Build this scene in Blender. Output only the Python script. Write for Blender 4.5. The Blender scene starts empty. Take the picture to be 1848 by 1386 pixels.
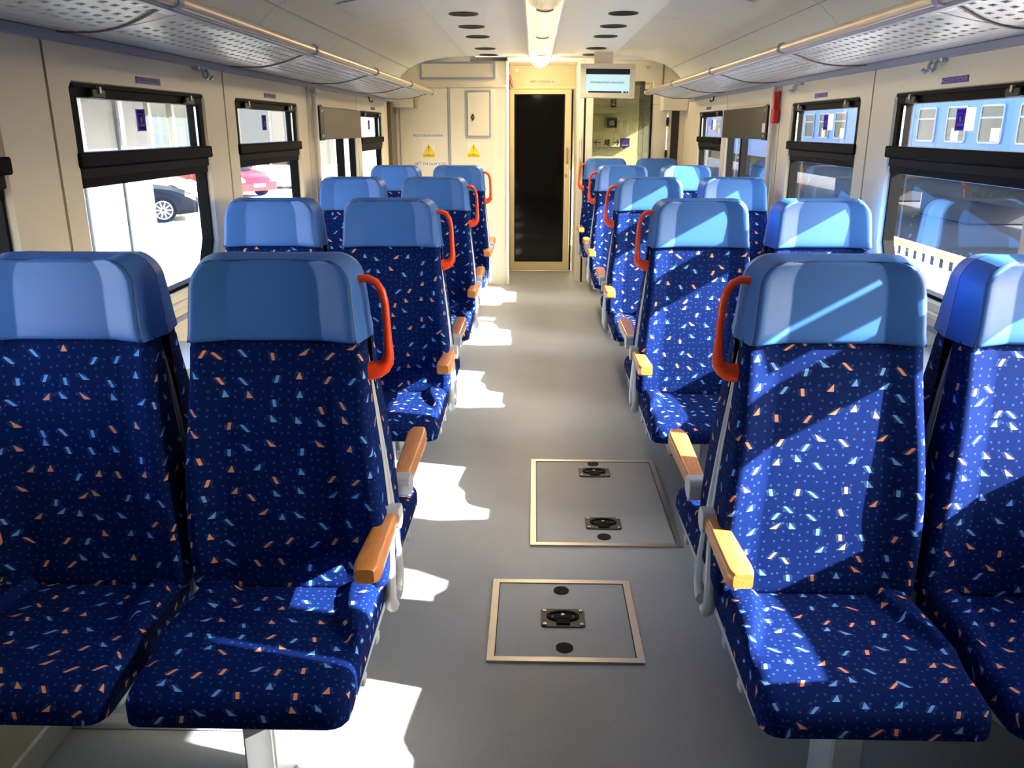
import bpy, bmesh, math, random
from mathutils import Vector, Matrix, Quaternion

random.seed(7)
S = bpy.context.scene
COL = S.collection
PI = math.pi

# ------------------------------------------------------------------ camera
FPX, PPX, PPY = 1509.1, 924.0, 693.0
CAM_POS = Vector((-0.045, 0.0, 1.5))


def cam_axes(vx=964.77, vy=231.62, roll=0.007):
    d = Vector((vx - PPX, -(vy - PPY), -FPX)).normalized()      # world +Y seen in camera axes
    r = d.cross(Vector((math.sin(roll), math.cos(roll), 0))).normalized()
    u = r.cross(d)
    return Matrix((r, d, u))                                    # rows: world X, Y, Z in camera axes


cam_data = bpy.data.cameras.new('camera')
cam_data.sensor_fit = 'HORIZONTAL'
cam_data.sensor_width = 36.0
cam_data.lens = FPX / 1848.0 * 36.0
cam_data.clip_start = 0.02
cam_data.clip_end = 400
cam = bpy.data.objects.new('camera', cam_data)
COL.objects.link(cam)
cam.matrix_world = Matrix.Translation(CAM_POS) @ cam_axes().to_4x4()
S.camera = cam

# ------------------------------------------------------------------ world, sun, exposure
SUN_DIR = Vector((-1.0, 0.25, -0.56)).normalized()              # the way the light travels
SUN_ELEV = math.asin(-SUN_DIR.z)
world = bpy.data.worlds.new('world')
S.world = world
world.use_nodes = True
wn = world.node_tree
wn.nodes.clear()
w_out = wn.nodes.new('ShaderNodeOutputWorld')
w_bg = wn.nodes.new('ShaderNodeBackground')
w_sky = wn.nodes.new('ShaderNodeTexSky')
w_sky.sky_type = 'NISHITA'
w_sky.sun_disc = False
w_sky.sun_elevation = SUN_ELEV
w_sky.sun_rotation = math.atan2(-SUN_DIR.x, -SUN_DIR.y)
w_sky.air_density = 1.0
w_sky.dust_density = 2.5
w_bg.inputs['Strength'].default_value = 0.9
wn.links.new(w_sky.outputs[0], w_bg.inputs[0])
wn.links.new(w_bg.outputs[0], w_out.inputs[0])

sun_data = bpy.data.lights.new('sun', 'SUN')
sun_data.energy = 27.0
sun_data.angle = math.radians(0.53)
sun_data.color = (1.0, 0.955, 0.88)
sun = bpy.data.objects.new('sun', sun_data)
COL.objects.link(sun)
sun.rotation_mode = 'QUATERNION'
sun.rotation_quaternion = SUN_DIR.to_track_quat('-Z', 'Y')

S.view_settings.view_transform = 'Standard'
S.view_settings.look = 'None'
S.view_settings.gamma = 1.0
S.view_settings.use_curve_mapping = False
S.view_settings.exposure = 1.15
cy = S.cycles
cy.use_denoising = True
cy.max_bounces = 9
cy.diffuse_bounces = 6
cy.glossy_bounces = 4
cy.transparent_max_bounces = 16
cy.caustics_reflective = False
cy.caustics_refractive = False
cy.sample_clamp_indirect = 8.0


# ------------------------------------------------------------------ materials
def srgb(r, g, b):
    f = lambda c: (c / 255 / 12.92) if c / 255 <= 0.04045 else ((c / 255 + 0.055) / 1.055) ** 2.4
    return (f(r), f(g), f(b), 1.0)


def principled(name, col, rough=0.5, metal=0.0, spec=0.5, coat=0.0, noise=0.0, nscale=40.0, bump=0.0, bscale=200.0,
               emit=None, estr=0.0, sheen=0.0, stretch=None):
    m = bpy.data.materials.new(name)
    m.use_nodes = True
    nt = m.node_tree
    b = nt.nodes['Principled BSDF']
    b.inputs['Base Color'].default_value = col
    b.inputs['Roughness'].default_value = rough
    b.inputs['Metallic'].default_value = metal
    b.inputs['Specular IOR Level'].default_value = spec
    b.inputs['Coat Weight'].default_value = coat
    b.inputs['Sheen Weight'].default_value = sheen
    tc = nt.nodes.new('ShaderNodeTexCoord')
    mp = nt.nodes.new('ShaderNodeMapping')
    nt.links.new(tc.outputs['Object'], mp.inputs[0])
    if stretch:
        mp.inputs['Scale'].default_value = stretch
    if noise > 0:
        n = nt.nodes.new('ShaderNodeTexNoise')
        n.inputs['Scale'].default_value = nscale
        n.inputs['Detail'].default_value = 4
        nt.links.new(mp.outputs[0], n.inputs['Vector'])
        mx = nt.nodes.new('ShaderNodeMix')
        mx.data_type = 'RGBA'
        mx.blend_type = 'MIX'
        mx.inputs[6].default_value = tuple(c * (1 - noise) for c in col[:3]) + (1,)
        mx.inputs[7].default_value = tuple(min(1, c * (1 + noise)) for c in col[:3]) + (1,)
        nt.links.new(n.outputs['Fac'], mx.inputs[0])
        nt.links.new(mx.outputs[2], b.inputs['Base Color'])
    if bump > 0:
        n2 = nt.nodes.new('ShaderNodeTexNoise')
        n2.inputs['Scale'].default_value = bscale
        nt.links.new(tc.outputs['Object'], n2.inputs['Vector'])
        bp = nt.nodes.new('ShaderNodeBump')
        bp.inputs['Strength'].default_value = bump
        bp.inputs['Distance'].default_value = 0.002
        nt.links.new(n2.outputs['Fac'], bp.inputs['Height'])
        nt.links.new(bp.outputs[0], b.inputs['Normal'])
    if emit:
        b.inputs['Emission Color'].default_value = emit
        b.inputs['Emission Strength'].default_value = estr
    return m


def glass_mat(name, tint, gain=2.0, rough=0.0):
    """A thin pane: what Fresnel does not reflect goes straight through."""
    m = bpy.data.materials.new(name)
    m.use_nodes = True
    nt = m.node_tree
    nt.nodes.clear()
    o = nt.nodes.new('ShaderNodeOutputMaterial')
    mix = nt.nodes.new('ShaderNodeMixShader')
    t = nt.nodes.new('ShaderNodeBsdfTransparent')
    t.inputs[0].default_value = tint
    g = nt.nodes.new('ShaderNodeBsdfGlossy')
    g.inputs['Roughness'].default_value = rough
    geo = nt.nodes.new('ShaderNodeNewGeometry')
    dot = nt.nodes.new('ShaderNodeVectorMath')
    dot.operation = 'DOT_PRODUCT'
    nt.links.new(geo.outputs['Incoming'], dot.inputs[0])
    nt.links.new(geo.outputs['Normal'], dot.inputs[1])

    def mth(op, a, b=None):
        n_ = nt.nodes.new('ShaderNodeMath')
        n_.operation = op
        for i_, v_ in enumerate((a, b)):
            if isinstance(v_, (int, float)):
                n_.inputs[i_].default_value = v_
            elif v_ is not None:
                nt.links.new(v_, n_.inputs[i_])
        return n_.outputs[0]
    schlick = mth('ADD', .04, mth('MULTIPLY', .96, mth('POWER', mth('SUBTRACT', 1.0, mth('ABSOLUTE', dot.outputs['Value'])), 5.0)))
    mul = nt.nodes.new('ShaderNodeMath')
    mul.operation = 'MULTIPLY'
    mul.use_clamp = True
    mul.inputs[1].default_value = gain
    nt.links.new(schlick, mul.inputs[0])
    nt.links.new(mul.outputs[0], mix.inputs[0])
    nt.links.new(t.outputs[0], mix.inputs[1])
    nt.links.new(g.outputs[0], mix.inputs[2])
    nt.links.new(mix.outputs[0], o.inputs[0])
    return m


def translucent_mat(name, col, frac=0.6):
    m = bpy.data.materials.new(name)
    m.use_nodes = True
    nt = m.node_tree
    nt.nodes.clear()
    o = nt.nodes.new('ShaderNodeOutputMaterial')
    mix = nt.nodes.new('ShaderNodeMixShader')
    mix.inputs[0].default_value = frac
    d = nt.nodes.new('ShaderNodeBsdfDiffuse')
    t = nt.nodes.new('ShaderNodeBsdfTranslucent')
    n = nt.nodes.new('ShaderNodeTexNoise')
    n.inputs['Scale'].default_value = 60
    mx = nt.nodes.new('ShaderNodeMix')
    mx.data_type = 'RGBA'
    mx.inputs[6].default_value = tuple(c * .96 for c in col[:3]) + (1,)
    mx.inputs[7].default_value = col
    nt.links.new(n.outputs['Fac'], mx.inputs[0])
    for b in (d, t):
        nt.links.new(mx.outputs[2], b.inputs[0])
    nt.links.new(d.outputs[0], mix.inputs[1])
    nt.links.new(t.outputs[0], mix.inputs[2])
    nt.links.new(mix.outputs[0], o.inputs[0])
    return m


def fabric_mat():
    """Navy plush with scattered grey-blue squares and slanted light blue and orange chips."""
    m = bpy.data.materials.new('seat_plush')
    m.use_nodes = True
    nt = m.node_tree
    L = nt.links.new
    b = nt.nodes['Principled BSDF']

    def math_(op, a, c=None, clamp=False):
        n = nt.nodes.new('ShaderNodeMath')
        n.operation = op
        n.use_clamp = clamp
        for i, v in enumerate((a, c)):
            if v is None:
                continue
            if isinstance(v, (int, float)):
                n.inputs[i].default_value = v
            else:
                L(v, n.inputs[i])
        return n.outputs[0]

    uv = nt.nodes.new('ShaderNodeUVMap')
    info = nt.nodes.new('ShaderNodeObjectInfo')
    off = nt.nodes.new('ShaderNodeVectorMath')
    off.operation = 'SCALE'
    off.inputs[0].default_value = (7.3, 11.7, 0)
    L(info.outputs['Random'], off.inputs['Scale'])
    add = nt.nodes.new('ShaderNodeVectorMath')
    add.operation = 'ADD'
    L(uv.outputs[0], add.inputs[0])
    L(off.outputs[0], add.inputs[1])
    P = add.outputs[0]

    # small squares
    v1 = nt.nodes.new('ShaderNodeTexVoronoi')
    v1.voronoi_dimensions = '2D'
    v1.distance = 'CHEBYCHEV'
    v1.inputs['Scale'].default_value = 47
    v1.inputs['Randomness'].default_value = 0.55
    L(P, v1.inputs['Vector'])
    sq = math_('LESS_THAN', v1.outputs['Distance'], 0.115)

    # larger chips
    def chips(scale, seed):
        sh = nt.nodes.new('ShaderNodeVectorMath')
        sh.operation = 'ADD'
        sh.inputs[1].default_value = (seed, seed * 0.7, 0)
        L(P, sh.inputs[0])
        v = nt.nodes.new('ShaderNodeTexVoronoi')
        v.voronoi_dimensions = '2D'
        v.inputs['Scale'].default_value = scale
        v.inputs['Randomness'].default_value = 0.72
        L(sh.outputs[0], v.inputs['Vector'])
        d = nt.nodes.new('ShaderNodeVectorMath')
        d.operation = 'SUBTRACT'
        L(sh.outputs[0], d.inputs[0])
        L(v.outputs['Position'], d.inputs[1])
        sep = nt.nodes.new('ShaderNodeSeparateXYZ')
        L(d.outputs[0], sep.inputs[0])
        col = nt.nodes.new('ShaderNodeSeparateColor')
        L(v.outputs['Color'], col.inputs[0])
        rx, ry, rz = col.outputs[0], col.outputs[1], col.outputs[2]
        # shear: x' = x - k*y , k in -1.1 .. 1.1
        k = math_('MULTIPLY', math_('SUBTRACT', rx, 0.5), 2.4)
        xs = math_('SUBTRACT', sep.outputs[0], math_('MULTIPLY', k, sep.outputs[1]))
        ys = sep.outputs[1]
        ay = math_('ABSOLUTE', ys)
        ax = math_('ABSOLUTE', xs)
        inh = math_('LESS_THAN', ay, 0.0086)
        bar = math_('MULTIPLY', math_('LESS_THAN', ax, 0.0040), inh)
        # triangle: half width falls with height
        tw = math_('MULTIPLY', math_('SUBTRACT', 0.0086, ys), 0.46)
        tri = math_('MULTIPLY', math_('LESS_THAN', ax, tw), inh)
        is_tri = math_('GREATER_THAN', ry, 0.52)
        shp = math_('ADD', math_('MULTIPLY', tri, is_tri), math_('MULTIPLY', bar, math_('SUBTRACT', 1.0, is_tri)), True)
        ghost = math_('MULTIPLY', math_('LESS_THAN', ax, 0.011), math_('LESS_THAN', ay, 0.0075))
        stripe = math_('GREATER_THAN', math_('FRACT', math_('MULTIPLY', sep.outputs[0], 480.0)), 0.5)
        ghost = math_('MULTIPLY', ghost, stripe)
        return shp, ghost, math_('GREATER_THAN', rz, 0.55)

    shp, ghost, is_or = chips(17.5, 3.1)

    def mix(f, a, c):
        n = nt.nodes.new('ShaderNodeMix')
        n.data_type = 'RGBA'
        L(f, n.inputs[0])
        for i, v in ((6, a), (7, c)):
            if isinstance(v, tuple):
                n.inputs[i].default_value = v
            else:
                L(v, n.inputs[i])
        return n.outputs[2]

    nz = nt.nodes.new('ShaderNodeTexNoise')
    nz.inputs['Scale'].default_value = 900
    L(uv.outputs[0], nz.inputs['Vector'])
    base = mix(nz.outputs['Fac'], (0.0010, 0.0060, 0.050, 1), (0.0022, 0.0135, 0.098, 1))
    c1 = mix(sq, base, (0.017, 0.052, 0.175, 1))
    c2 = mix(math_('MULTIPLY', ghost, 0.45), c1, (0.05, 0.10, 0.28, 1))
    chipcol = mix(is_or, (0.125, 0.33, 0.74, 1), (0.74, 0.275, 0.15, 1))
    c3 = mix(shp, c2, chipcol)
    L(c3, b.inputs['Base Color'])
    b.inputs['Roughness'].default_value = 0.85
    b.inputs['Specular IOR Level'].default_value = 0.06
    b.inputs['Sheen Weight'].default_value = 0.0
    b.inputs['Sheen Roughness'].default_value = 0.4
    b.inputs['Sheen Tint'].default_value = (0.25, 0.5, 1.0, 1)
    bp = nt.nodes.new('ShaderNodeBump')
    bp.inputs['Strength'].default_value = 0.25
    bp.inputs['Distance'].default_value = 0.001
    L(nz.outputs['Fac'], bp.inputs['Height'])
    L(bp.outputs[0], b.inputs['Normal'])
    return m


def floor_mat():
    m = principled('floor_lino', srgb(140, 141, 138), rough=0.42, spec=0.4)
    nt = m.node_tree
    L = nt.links.new
    b = nt.nodes['Principled BSDF']
    tc = nt.nodes.new('ShaderNodeTexCoord')
    v = nt.nodes.new('ShaderNodeTexVoronoi')
    v.inputs['Scale'].default_value = 160
    L(tc.outputs['Object'], v.inputs['Vector'])
    r = nt.nodes.new('ShaderNodeValToRGB')
    e = r.color_ramp.elements
    e[0].position, e[0].color = 0.0, (0.205, 0.216, 0.224, 1)
    e[1].position, e[1].color = 0.30, (0.345, 0.360, 0.370, 1)
    L(v.outputs['Distance'], r.inputs[0])
    n = nt.nodes.new('ShaderNodeTexNoise')
    n.inputs['Scale'].default_value = 3.0
    n.inputs['Detail'].default_value = 6
    L(tc.outputs['Object'], n.inputs['Vector'])
    mr = nt.nodes.new('ShaderNodeMapRange')
    mr.inputs[3].default_value = 0.82
    mr.inputs[4].default_value = 1.12
    L(n.outputs['Fac'], mr.inputs[0])
    mx = nt.nodes.new('ShaderNodeMix')
    mx.data_type = 'RGBA'
    mx.blend_type = 'MULTIPLY'
    mx.inputs[0].default_value = 1
    L(r.outputs[0], mx.inputs[6])
    L(mr.outputs[0], mx.inputs[7])
    L(mx.outputs[2], b.inputs['Base Color'])
    return m


def wood_mat():
    m = principled('beech_varnished', srgb(214, 146, 80), rough=0.3, coat=0.3)
    nt = m.node_tree
    b = nt.nodes['Principled BSDF']
    tc = nt.nodes.new('ShaderNodeTexCoord')
    mp = nt.nodes.new('ShaderNodeMapping')
    mp.inputs['Scale'].default_value = (60, 3, 60)
    nt.links.new(tc.outputs['Object'], mp.inputs[0])
    n = nt.nodes.new('ShaderNodeTexNoise')
    n.inputs['Scale'].default_value = 4
    n.inputs['Detail'].default_value = 5
    nt.links.new(mp.outputs[0], n.inputs['Vector'])
    r = nt.nodes.new('ShaderNodeValToRGB')
    r.color_ramp.elements[0].color = srgb(194, 116, 52)
    r.color_ramp.elements[0].position = 0.3
    r.color_ramp.elements[1].color = srgb(218, 144, 76)
    r.color_ramp.elements[1].position = 0.7
    nt.links.new(n.outputs['Fac'], r.inputs[0])
    nt.links.new(r.outputs[0], b.inputs['Base Color'])
    return m


M = {
    'fabric': fabric_mat(),
    'vinyl': principled('blue_leatherette', srgb(52, 102, 177), rough=0.45, spec=0.4, noise=0.03, nscale=12, bump=0.08, bscale=420),
    'vinyl_edge': principled('dark_blue_piping', srgb(22, 38, 84), rough=0.6),
    'shell': principled('grey_seat_shell', srgb(176, 180, 184), rough=0.4, noise=0.03),
    'tube': principled('grey_painted_metal', srgb(188, 192, 196), rough=0.3, metal=0.15, noise=0.02),
    'wood': wood_mat(),
    'orange': principled('orange_red_plastic', srgb(238, 72, 28), rough=0.32, noise=0.02, nscale=8),
    'wall': principled('cream_wall_laminate', srgb(224, 217, 196), rough=0.38, noise=0.03, nscale=3),
    'wall_lower': principled('cream_lower_wall', srgb(214, 206, 184), rough=0.45, noise=0.03, nscale=4),
    'seam': principled('brown_seam', srgb(140, 122, 88), rough=0.7, noise=0.05),
    'ceil': principled('grey_white_ceiling', srgb(236, 237, 235), rough=0.42, noise=0.025, nscale=2.5),
    'ceil_side': principled('ceiling_side_panel', srgb(236, 236, 232), rough=0.3, noise=0.03, nscale=2.5),
    'greytrim': principled('grey_blue_trim', srgb(150, 156, 172), rough=0.4, noise=0.03),
    'alu': principled('brushed_aluminium', srgb(196, 196, 192), rough=0.35, metal=0.85, noise=0.06, nscale=30, stretch=(1, 40, 1)),
    'tray': principled('rack_tray_silver', srgb(206, 208, 210), rough=0.34, metal=0.35, noise=0.04, nscale=5),
    'rail': principled('champagne_rail', srgb(222, 200, 168), rough=0.28, metal=0.5, noise=0.03),
    'steel': principled('hatch_frame_steel', srgb(190, 180, 166), rough=0.36, metal=0.8, noise=0.08, nscale=20),
    'black': principled('black_plastic', srgb(16, 16, 17), rough=0.45, noise=0.1, nscale=30),
    'blackmetal': principled('black_frame', srgb(13, 13, 14), rough=0.55, spec=0.06, noise=0.1, nscale=10),
    'rubber': principled('dark_rubber', srgb(22, 21, 20), rough=0.7, spec=0.2, noise=0.1),
    'board': principled('brown_grey_board', srgb(92, 84, 74), rough=0.45, noise=0.05),
    'boarddark': principled('near_black_board', srgb(40, 37, 33), rough=0.4, noise=0.05),
    'floor': floor_mat(),
    'glass': glass_mat('window_glass', (0.93, 0.95, 0.94, 1), 1.6),
    'glass2': glass_mat('partition_glass', (0.50, 0.515, 0.40, 1), 1.6),
    'glass_grey': glass_mat('grey_glass', (0.30, 0.31, 0.27, 1), 1.6),
    'doorglass': principled('dark_door_glass', srgb(10, 10, 10), rough=0.06, spec=0.35, noise=0.05, nscale=1),
    'doorframe': principled('warm_cream_door', srgb(220, 204, 162), rough=0.4, noise=0.03, nscale=4),
    'diffuser': principled('lamp_diffuser', srgb(236, 226, 200), rough=0.25, emit=(1.0, 0.78, 0.48, 1), estr=0.42, noise=0.03),
    'diffuser_far': principled('lamp_diffuser_glowing', srgb(240, 226, 190), rough=0.25, emit=(1.0, 0.74, 0.38, 1), estr=0.95, noise=0.03),
    'diffuser_near': principled('lamp_diffuser_dim', srgb(206, 196, 172), rough=0.25, emit=(1.0, 0.8, 0.52, 1), estr=0.16, noise=0.03),
    'white': principled('white_plastic', srgb(232, 230, 224), rough=0.4, noise=0.02),
    'cream_plastic': principled('cream_plastic', srgb(216, 206, 184), rough=0.4, noise=0.02),
    'screen': principled('lit_screen', srgb(120, 150, 160), rough=0.2, emit=srgb(168, 196, 200), estr=0.55, noise=0.01),
    'screendark': principled('dark_screen_bar', srgb(12, 16, 28), rough=0.2, noise=0.02),
    'ink': principled('dark_ink', srgb(24, 30, 44), rough=0.6, noise=0.02),
    'inkblue': principled('blue_ink', srgb(56, 60, 130), rough=0.6, noise=0.02),
    'stickerblue': principled('violet_blue_sticker', srgb(58, 44, 140), rough=0.45, noise=0.02),
    'filmblue': translucent_mat('violet_blue_film', srgb(52, 44, 150), .5),
    'filmwhite': translucent_mat('white_film', srgb(225, 222, 235), .5),
    'filmlilac': translucent_mat('lilac_film', srgb(160, 150, 215), .5),
    'filmred': translucent_mat('red_film', srgb(214, 60, 90), .5),
    'stickerwhite': principled('white_print', srgb(236, 234, 240), rough=0.5, noise=0.02),
    'lilac': principled('lilac_print', srgb(168, 158, 214), rough=0.5, noise=0.02),
    'paper': principled('pale_paper', srgb(228, 224, 216), rough=0.6, noise=0.02),
    'yellow': principled('warning_yellow', srgb(236, 206, 40), rough=0.5, noise=0.03),
    'red': principled('red_plastic', srgb(206, 34, 40), rough=0.4, noise=0.03),
    'redprint': principled('red_print', srgb(214, 60, 90), rough=0.5, noise=0.02),
    'green': principled('green_print', srgb(6, 62, 48), rough=0.5, noise=0.02),
    'navysign': principled('navy_sign', srgb(30, 30, 78), rough=0.5, noise=0.02),
    'tread': principled('tread_plate', srgb(190, 186, 176), rough=0.35, metal=0.7, noise=0.08, nscale=15),
    # outdoors
    'pavement': principled('pale_pavement', srgb(196, 190, 178), rough=0.9, noise=0.06, nscale=0.6),
    'ballast': principled('brown_ballast', srgb(27, 24, 23), rough=0.95, noise=0.25, nscale=9),
    'platform': principled('platform_concrete', srgb(190, 186, 180), rough=0.9, noise=0.06, nscale=0.8),
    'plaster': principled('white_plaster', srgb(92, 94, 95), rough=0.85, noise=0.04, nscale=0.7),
    'beigewall': principled('beige_render', srgb(92, 83, 68), rough=0.85, noise=0.04, nscale=0.5),
    'greywall': principled('grey_render', srgb(74, 79, 84), rough=0.85, noise=0.04, nscale=0.5),
    'outglass': principled('building_window', srgb(46, 56, 62), rough=0.08, spec=0.6, noise=0.05, nscale=0.3),
    'coachblue': principled('coach_blue', srgb(38, 108, 186), rough=0.4, noise=0.03, nscale=0.5),
    'coachdark': principled('coach_dark', srgb(16, 17, 20), rough=0.7, noise=0.1),
    'coachframe': principled('coach_window_frame', srgb(140, 146, 156), rough=0.4, noise=0.03),
    'coachglass': principled('coach_window_glass', srgb(66, 70, 66), rough=0.12, spec=0.5, noise=0.08, nscale=1.5),
    'curtain': principled('coach_curtain', srgb(206, 198, 160), rough=0.8, noise=0.1, nscale=6),
    'carnavy': principled('car_navy', srgb(6, 9, 18), rough=0.25, spec=0.10, coat=0.0, noise=0.02),
    'carred': principled('car_red', srgb(126, 8, 13), rough=0.3, coat=0.3, noise=0.02),
    'carwhite': principled('car_white', srgb(150, 152, 156), rough=0.2, coat=0.8, noise=0.02),
    'carglass': principled('car_glass', srgb(8, 10, 12), rough=0.08, spec=0.3, noise=0.02),
    'tyre': principled('tyre_rubber', srgb(9, 9, 10), rough=0.95, spec=0.02, noise=0.08),
    'rimalloy': principled('wheel_alloy', srgb(120, 122, 126), rough=0.3, metal=0.7, noise=0.03),
    'fencebrown': principled('brown_fence_rail', srgb(186, 140, 104), rough=0.7, noise=0.1, nscale=4),
}


# ------------------------------------------------------------------ mesh helpers
class MB:
    def __init__(s):
        s.bm = bmesh.new()
        s.uv = s.bm.loops.layers.uv.new('UVMap')

    def box(s, x0, x1, y0, y1, z0, z1, bevel=0.0, seg=1):
        a, b = sorted((x0, x1))
        c, d = sorted((y0, y1))
        e, f = sorted((z0, z1))
        vs = [s.bm.verts.new(p) for p in ((a, c, e), (b, c, e), (b, d, e), (a, d, e), (a, c, f), (b, c, f), (b, d, f), (a, d, f))]
        fs = [s.bm.faces.new([vs[i] for i in q]) for q in ((3, 2, 1, 0), (4, 5, 6, 7), (0, 1, 5, 4), (1, 2, 6, 5), (2, 3, 7, 6), (3, 0, 4, 7))]
        if bevel > 0:
            es = list({e for f_ in fs for e in f_.edges})
            bmesh.ops.bevel(s.bm, geom=es, offset=bevel, segments=seg, affect='EDGES', profile=0.5)
        return s

    def prism(s, poly, h0, h1, axis='X', bevel=0.0):
        """poly: 2-D points in the plane normal to axis, extruded from h0 to h1."""
        def P(p, h):
            return {'X': (h, p[0], p[1]), 'Y': (p[0], h, p[1]), 'Z': (p[0], p[1], h)}[axis]
        a = [s.bm.verts.new(P(p, h0)) for p in poly]
        b = [s.bm.verts.new(P(p, h1)) for p in poly]
        n = len(poly)
        fs = [s.bm.faces.new(a), s.bm.faces.new(b[::-1])]
        for i in range(n):
            fs.append(s.bm.faces.new((a[i], b[i], b[(i + 1) % n], a[(i + 1) % n])))
        if bevel > 0:
            es = list({e for f_ in fs[:2] for e in f_.edges})
            bmesh.ops.bevel(s.bm, geom=es, offset=bevel, segments=2, affect='EDGES', profile=0.5)
        return s

    def ring(s, outer, inner, h0, h1, axis='X'):
        def P(p, h):
            return {'X': (h, p[0], p[1]), 'Y': (p[0], h, p[1]), 'Z': (p[0], p[1], h)}[axis]
        n = len(outer)
        A = [[s.bm.verts.new(P(p, h)) for p in loop] for loop in (outer, inner) for h in (h0, h1)]
        o0, o1, i0, i1 = A
        for k in range(n):
            j = (k + 1) % n
            s.bm.faces.new((o0[k], i0[k], i0[j], o0[j]))
            s.bm.faces.new((o1[k], o1[j], i1[j], i1[k]))
            s.bm.faces.new((o0[k], o0[j], o1[j], o1[k]))
            s.bm.faces.new((i0[k], i1[k], i1[j], i0[j]))
        return s

    def tube(s, pts, r, n=10, caps=True, flat=None):
        pts = [Vector(p) for p in pts]
        rs = r if isinstance(r, (list, tuple)) else [r] * len(pts)
        prev = None
        rings = []
        for i, p in enumerate(pts):
            t = (pts[min(i + 1, len(pts) - 1)] - pts[max(i - 1, 0)]).normalized()
            if prev is None:
                ref = Vector((0, 0, 1)) if abs(t.z) < 0.9 else Vector((0, 1, 0))
                u = t.cross(ref).normalized()
            else:
                u = (prev - t * prev.dot(t)).normalized()
            prev = u
            w = t.cross(u)
            rings.append([s.bm.verts.new(p + (u * math.cos(2 * PI * k / n) + w * math.sin(2 * PI * k / n)) * rs[i]) for k in range(n)])
        for a, b in zip(rings, rings[1:]):
            for k in range(n):
                s.bm.faces.new((a[k], a[(k + 1) % n], b[(k + 1) % n], b[k]))
        if caps:
            s.bm.faces.new(rings[0][::-1])
            s.bm.faces.new(rings[-1])
        return s

    def cyl(s, c, axis, r, h, n=24, r2=None):
        c = Vector(c)
        ax = {'X': Vector((1, 0, 0)), 'Y': Vector((0, 1, 0)), 'Z': Vector((0, 0, 1))}[axis]
        return s.tube([c, c + ax * h], [r, r if r2 is None else r2], n)

    def quad(s, p):
        s.bm.faces.new([s.bm.verts.new(q) for q in p])
        return s

    def grid(s, rows, uvs=None, closed_u=False):
        V = [[s.bm.verts.new(p) for p in row] for row in rows]
        for j in range(len(V) - 1):
            n = len(V[j])
            for i in range(n - (0 if closed_u else 1)):
                k = (i + 1) % n
                f = s.bm.faces.new((V[j][i], V[j][k], V[j + 1][k], V[j + 1][i]))
                if uvs:
                    for lp, (a, b) in zip(f.loops, ((j, i), (j, k), (j + 1, k), (j + 1, i))):
                        lp[s.uv].uv = uvs[a][b]
        return V

    def mesh(s, name, smooth=True, angle=0.62):
        bmesh.ops.remove_doubles(s.bm, verts=s.bm.verts, dist=1e-6)
        bmesh.ops.recalc_face_normals(s.bm, faces=s.bm.faces)
        s.bm.normal_update()
        for f in s.bm.faces:
            f.smooth = smooth
        if smooth:
            for e in s.bm.edges:
                if len(e.link_faces) == 2 and e.calc_face_angle(0) > angle:
                    e.smooth = False
        me = bpy.data.meshes.new(name)
        s.bm.to_mesh(me)
        s.bm.free()
        return me


def link(name, data, parent=None, loc=None, rz=None):
    o = bpy.data.objects.new(name, data)
    COL.objects.link(o)
    if parent is not None:
        o.parent = parent
    if loc is not None:
        o.location = loc
    if rz is not None:
        o.rotation_euler = (0, 0, rz)
    return o


def obj(name, mb, mat, parent=None, smooth=True, angle=0.62):
    me = mb if isinstance(mb, bpy.types.Mesh) else mb.mesh(name, smooth, angle)
    if len(me.materials) == 0:
        me.materials.append(M[mat] if isinstance(mat, str) else mat)
    return link(name, me, parent)


def empty(name, loc=(0, 0, 0), rz=0.0):
    o = link(name, None, None, loc, rz)
    o.empty_display_size = 0.1
    return o


def tag(o, label=None, cat=None, group=None, kind=None):
    if label:
        o['label'] = label
    if cat:
        o['category'] = cat
    if group:
        o['group'] = group
    if kind:
        o['kind'] = kind
    return o


def text(name, body, size, loc, rot, mat, parent=None, align='CENTER', sx=1.0):
    cu = bpy.data.curves.new(name, 'FONT')
    cu.body = body
    cu.size = size
    cu.align_x = align
    cu.align_y = 'CENTER'
    cu.extrude = 0.0004
    tmp = bpy.data.objects.new(name + '_tmp', cu)
    COL.objects.link(tmp)
    dg = bpy.context.evaluated_depsgraph_get()
    me = bpy.data.meshes.new_from_object(tmp.evaluated_get(dg))
    bpy.data.objects.remove(tmp)
    me.materials.clear()
    me.materials.append(M[mat])
    o = link(name, me, parent)
    o.location = loc
    o.rotation_euler = rot
    o.scale = (sx, 1, 1)
    return o


def rounded_rect(x0, x1, y0, y1, r, n=5):
    pts = []
    for cx, cyy, a0 in ((x1 - r, y1 - r, 0), (x0 + r, y1 - r, 90), (x0 + r, y0 + r, 180), (x1 - r, y0 + r, 270)):
        for k in range(n + 1):
            a = math.radians(a0 + 90 * k / n)
            pts.append((cx + r * math.cos(a), cyy + r * math.sin(a)))
    return pts


# ------------------------------------------------------------------ the car's shell
HW = 1.40                      # half width to the wall panels
Y_BACK, Y_CAB, Y_GLASS, Y_DOOR, Y_END = -1.2, 8.33, 8.52, 9.2, 9.9
Z_CEIL = 2.13

fl = MB()
fl.box(-1.42, 1.42, Y_BACK, Y_END + 0.05, -0.06, 0.0)
tag(obj('floor', fl, 'floor', smooth=False), 'grey speckled linoleum floor of the carriage', kind='structure')

# window openings along each side wall: (start, end, kind)
WINS = [(1.141, 2.186, 'sash'), (2.541, 3.586, 'sash'), (3.948, 4.993, 'sash'), (5.36, 6.625, 'fixed'), (6.79, 7.75, 'sash')]
SEAMS = [Y_BACK, 1.03, 2.43, 3.82, 5.21, 6.655, 7.93]
WZ0, WZ1 = 0.893, 1.635


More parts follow.
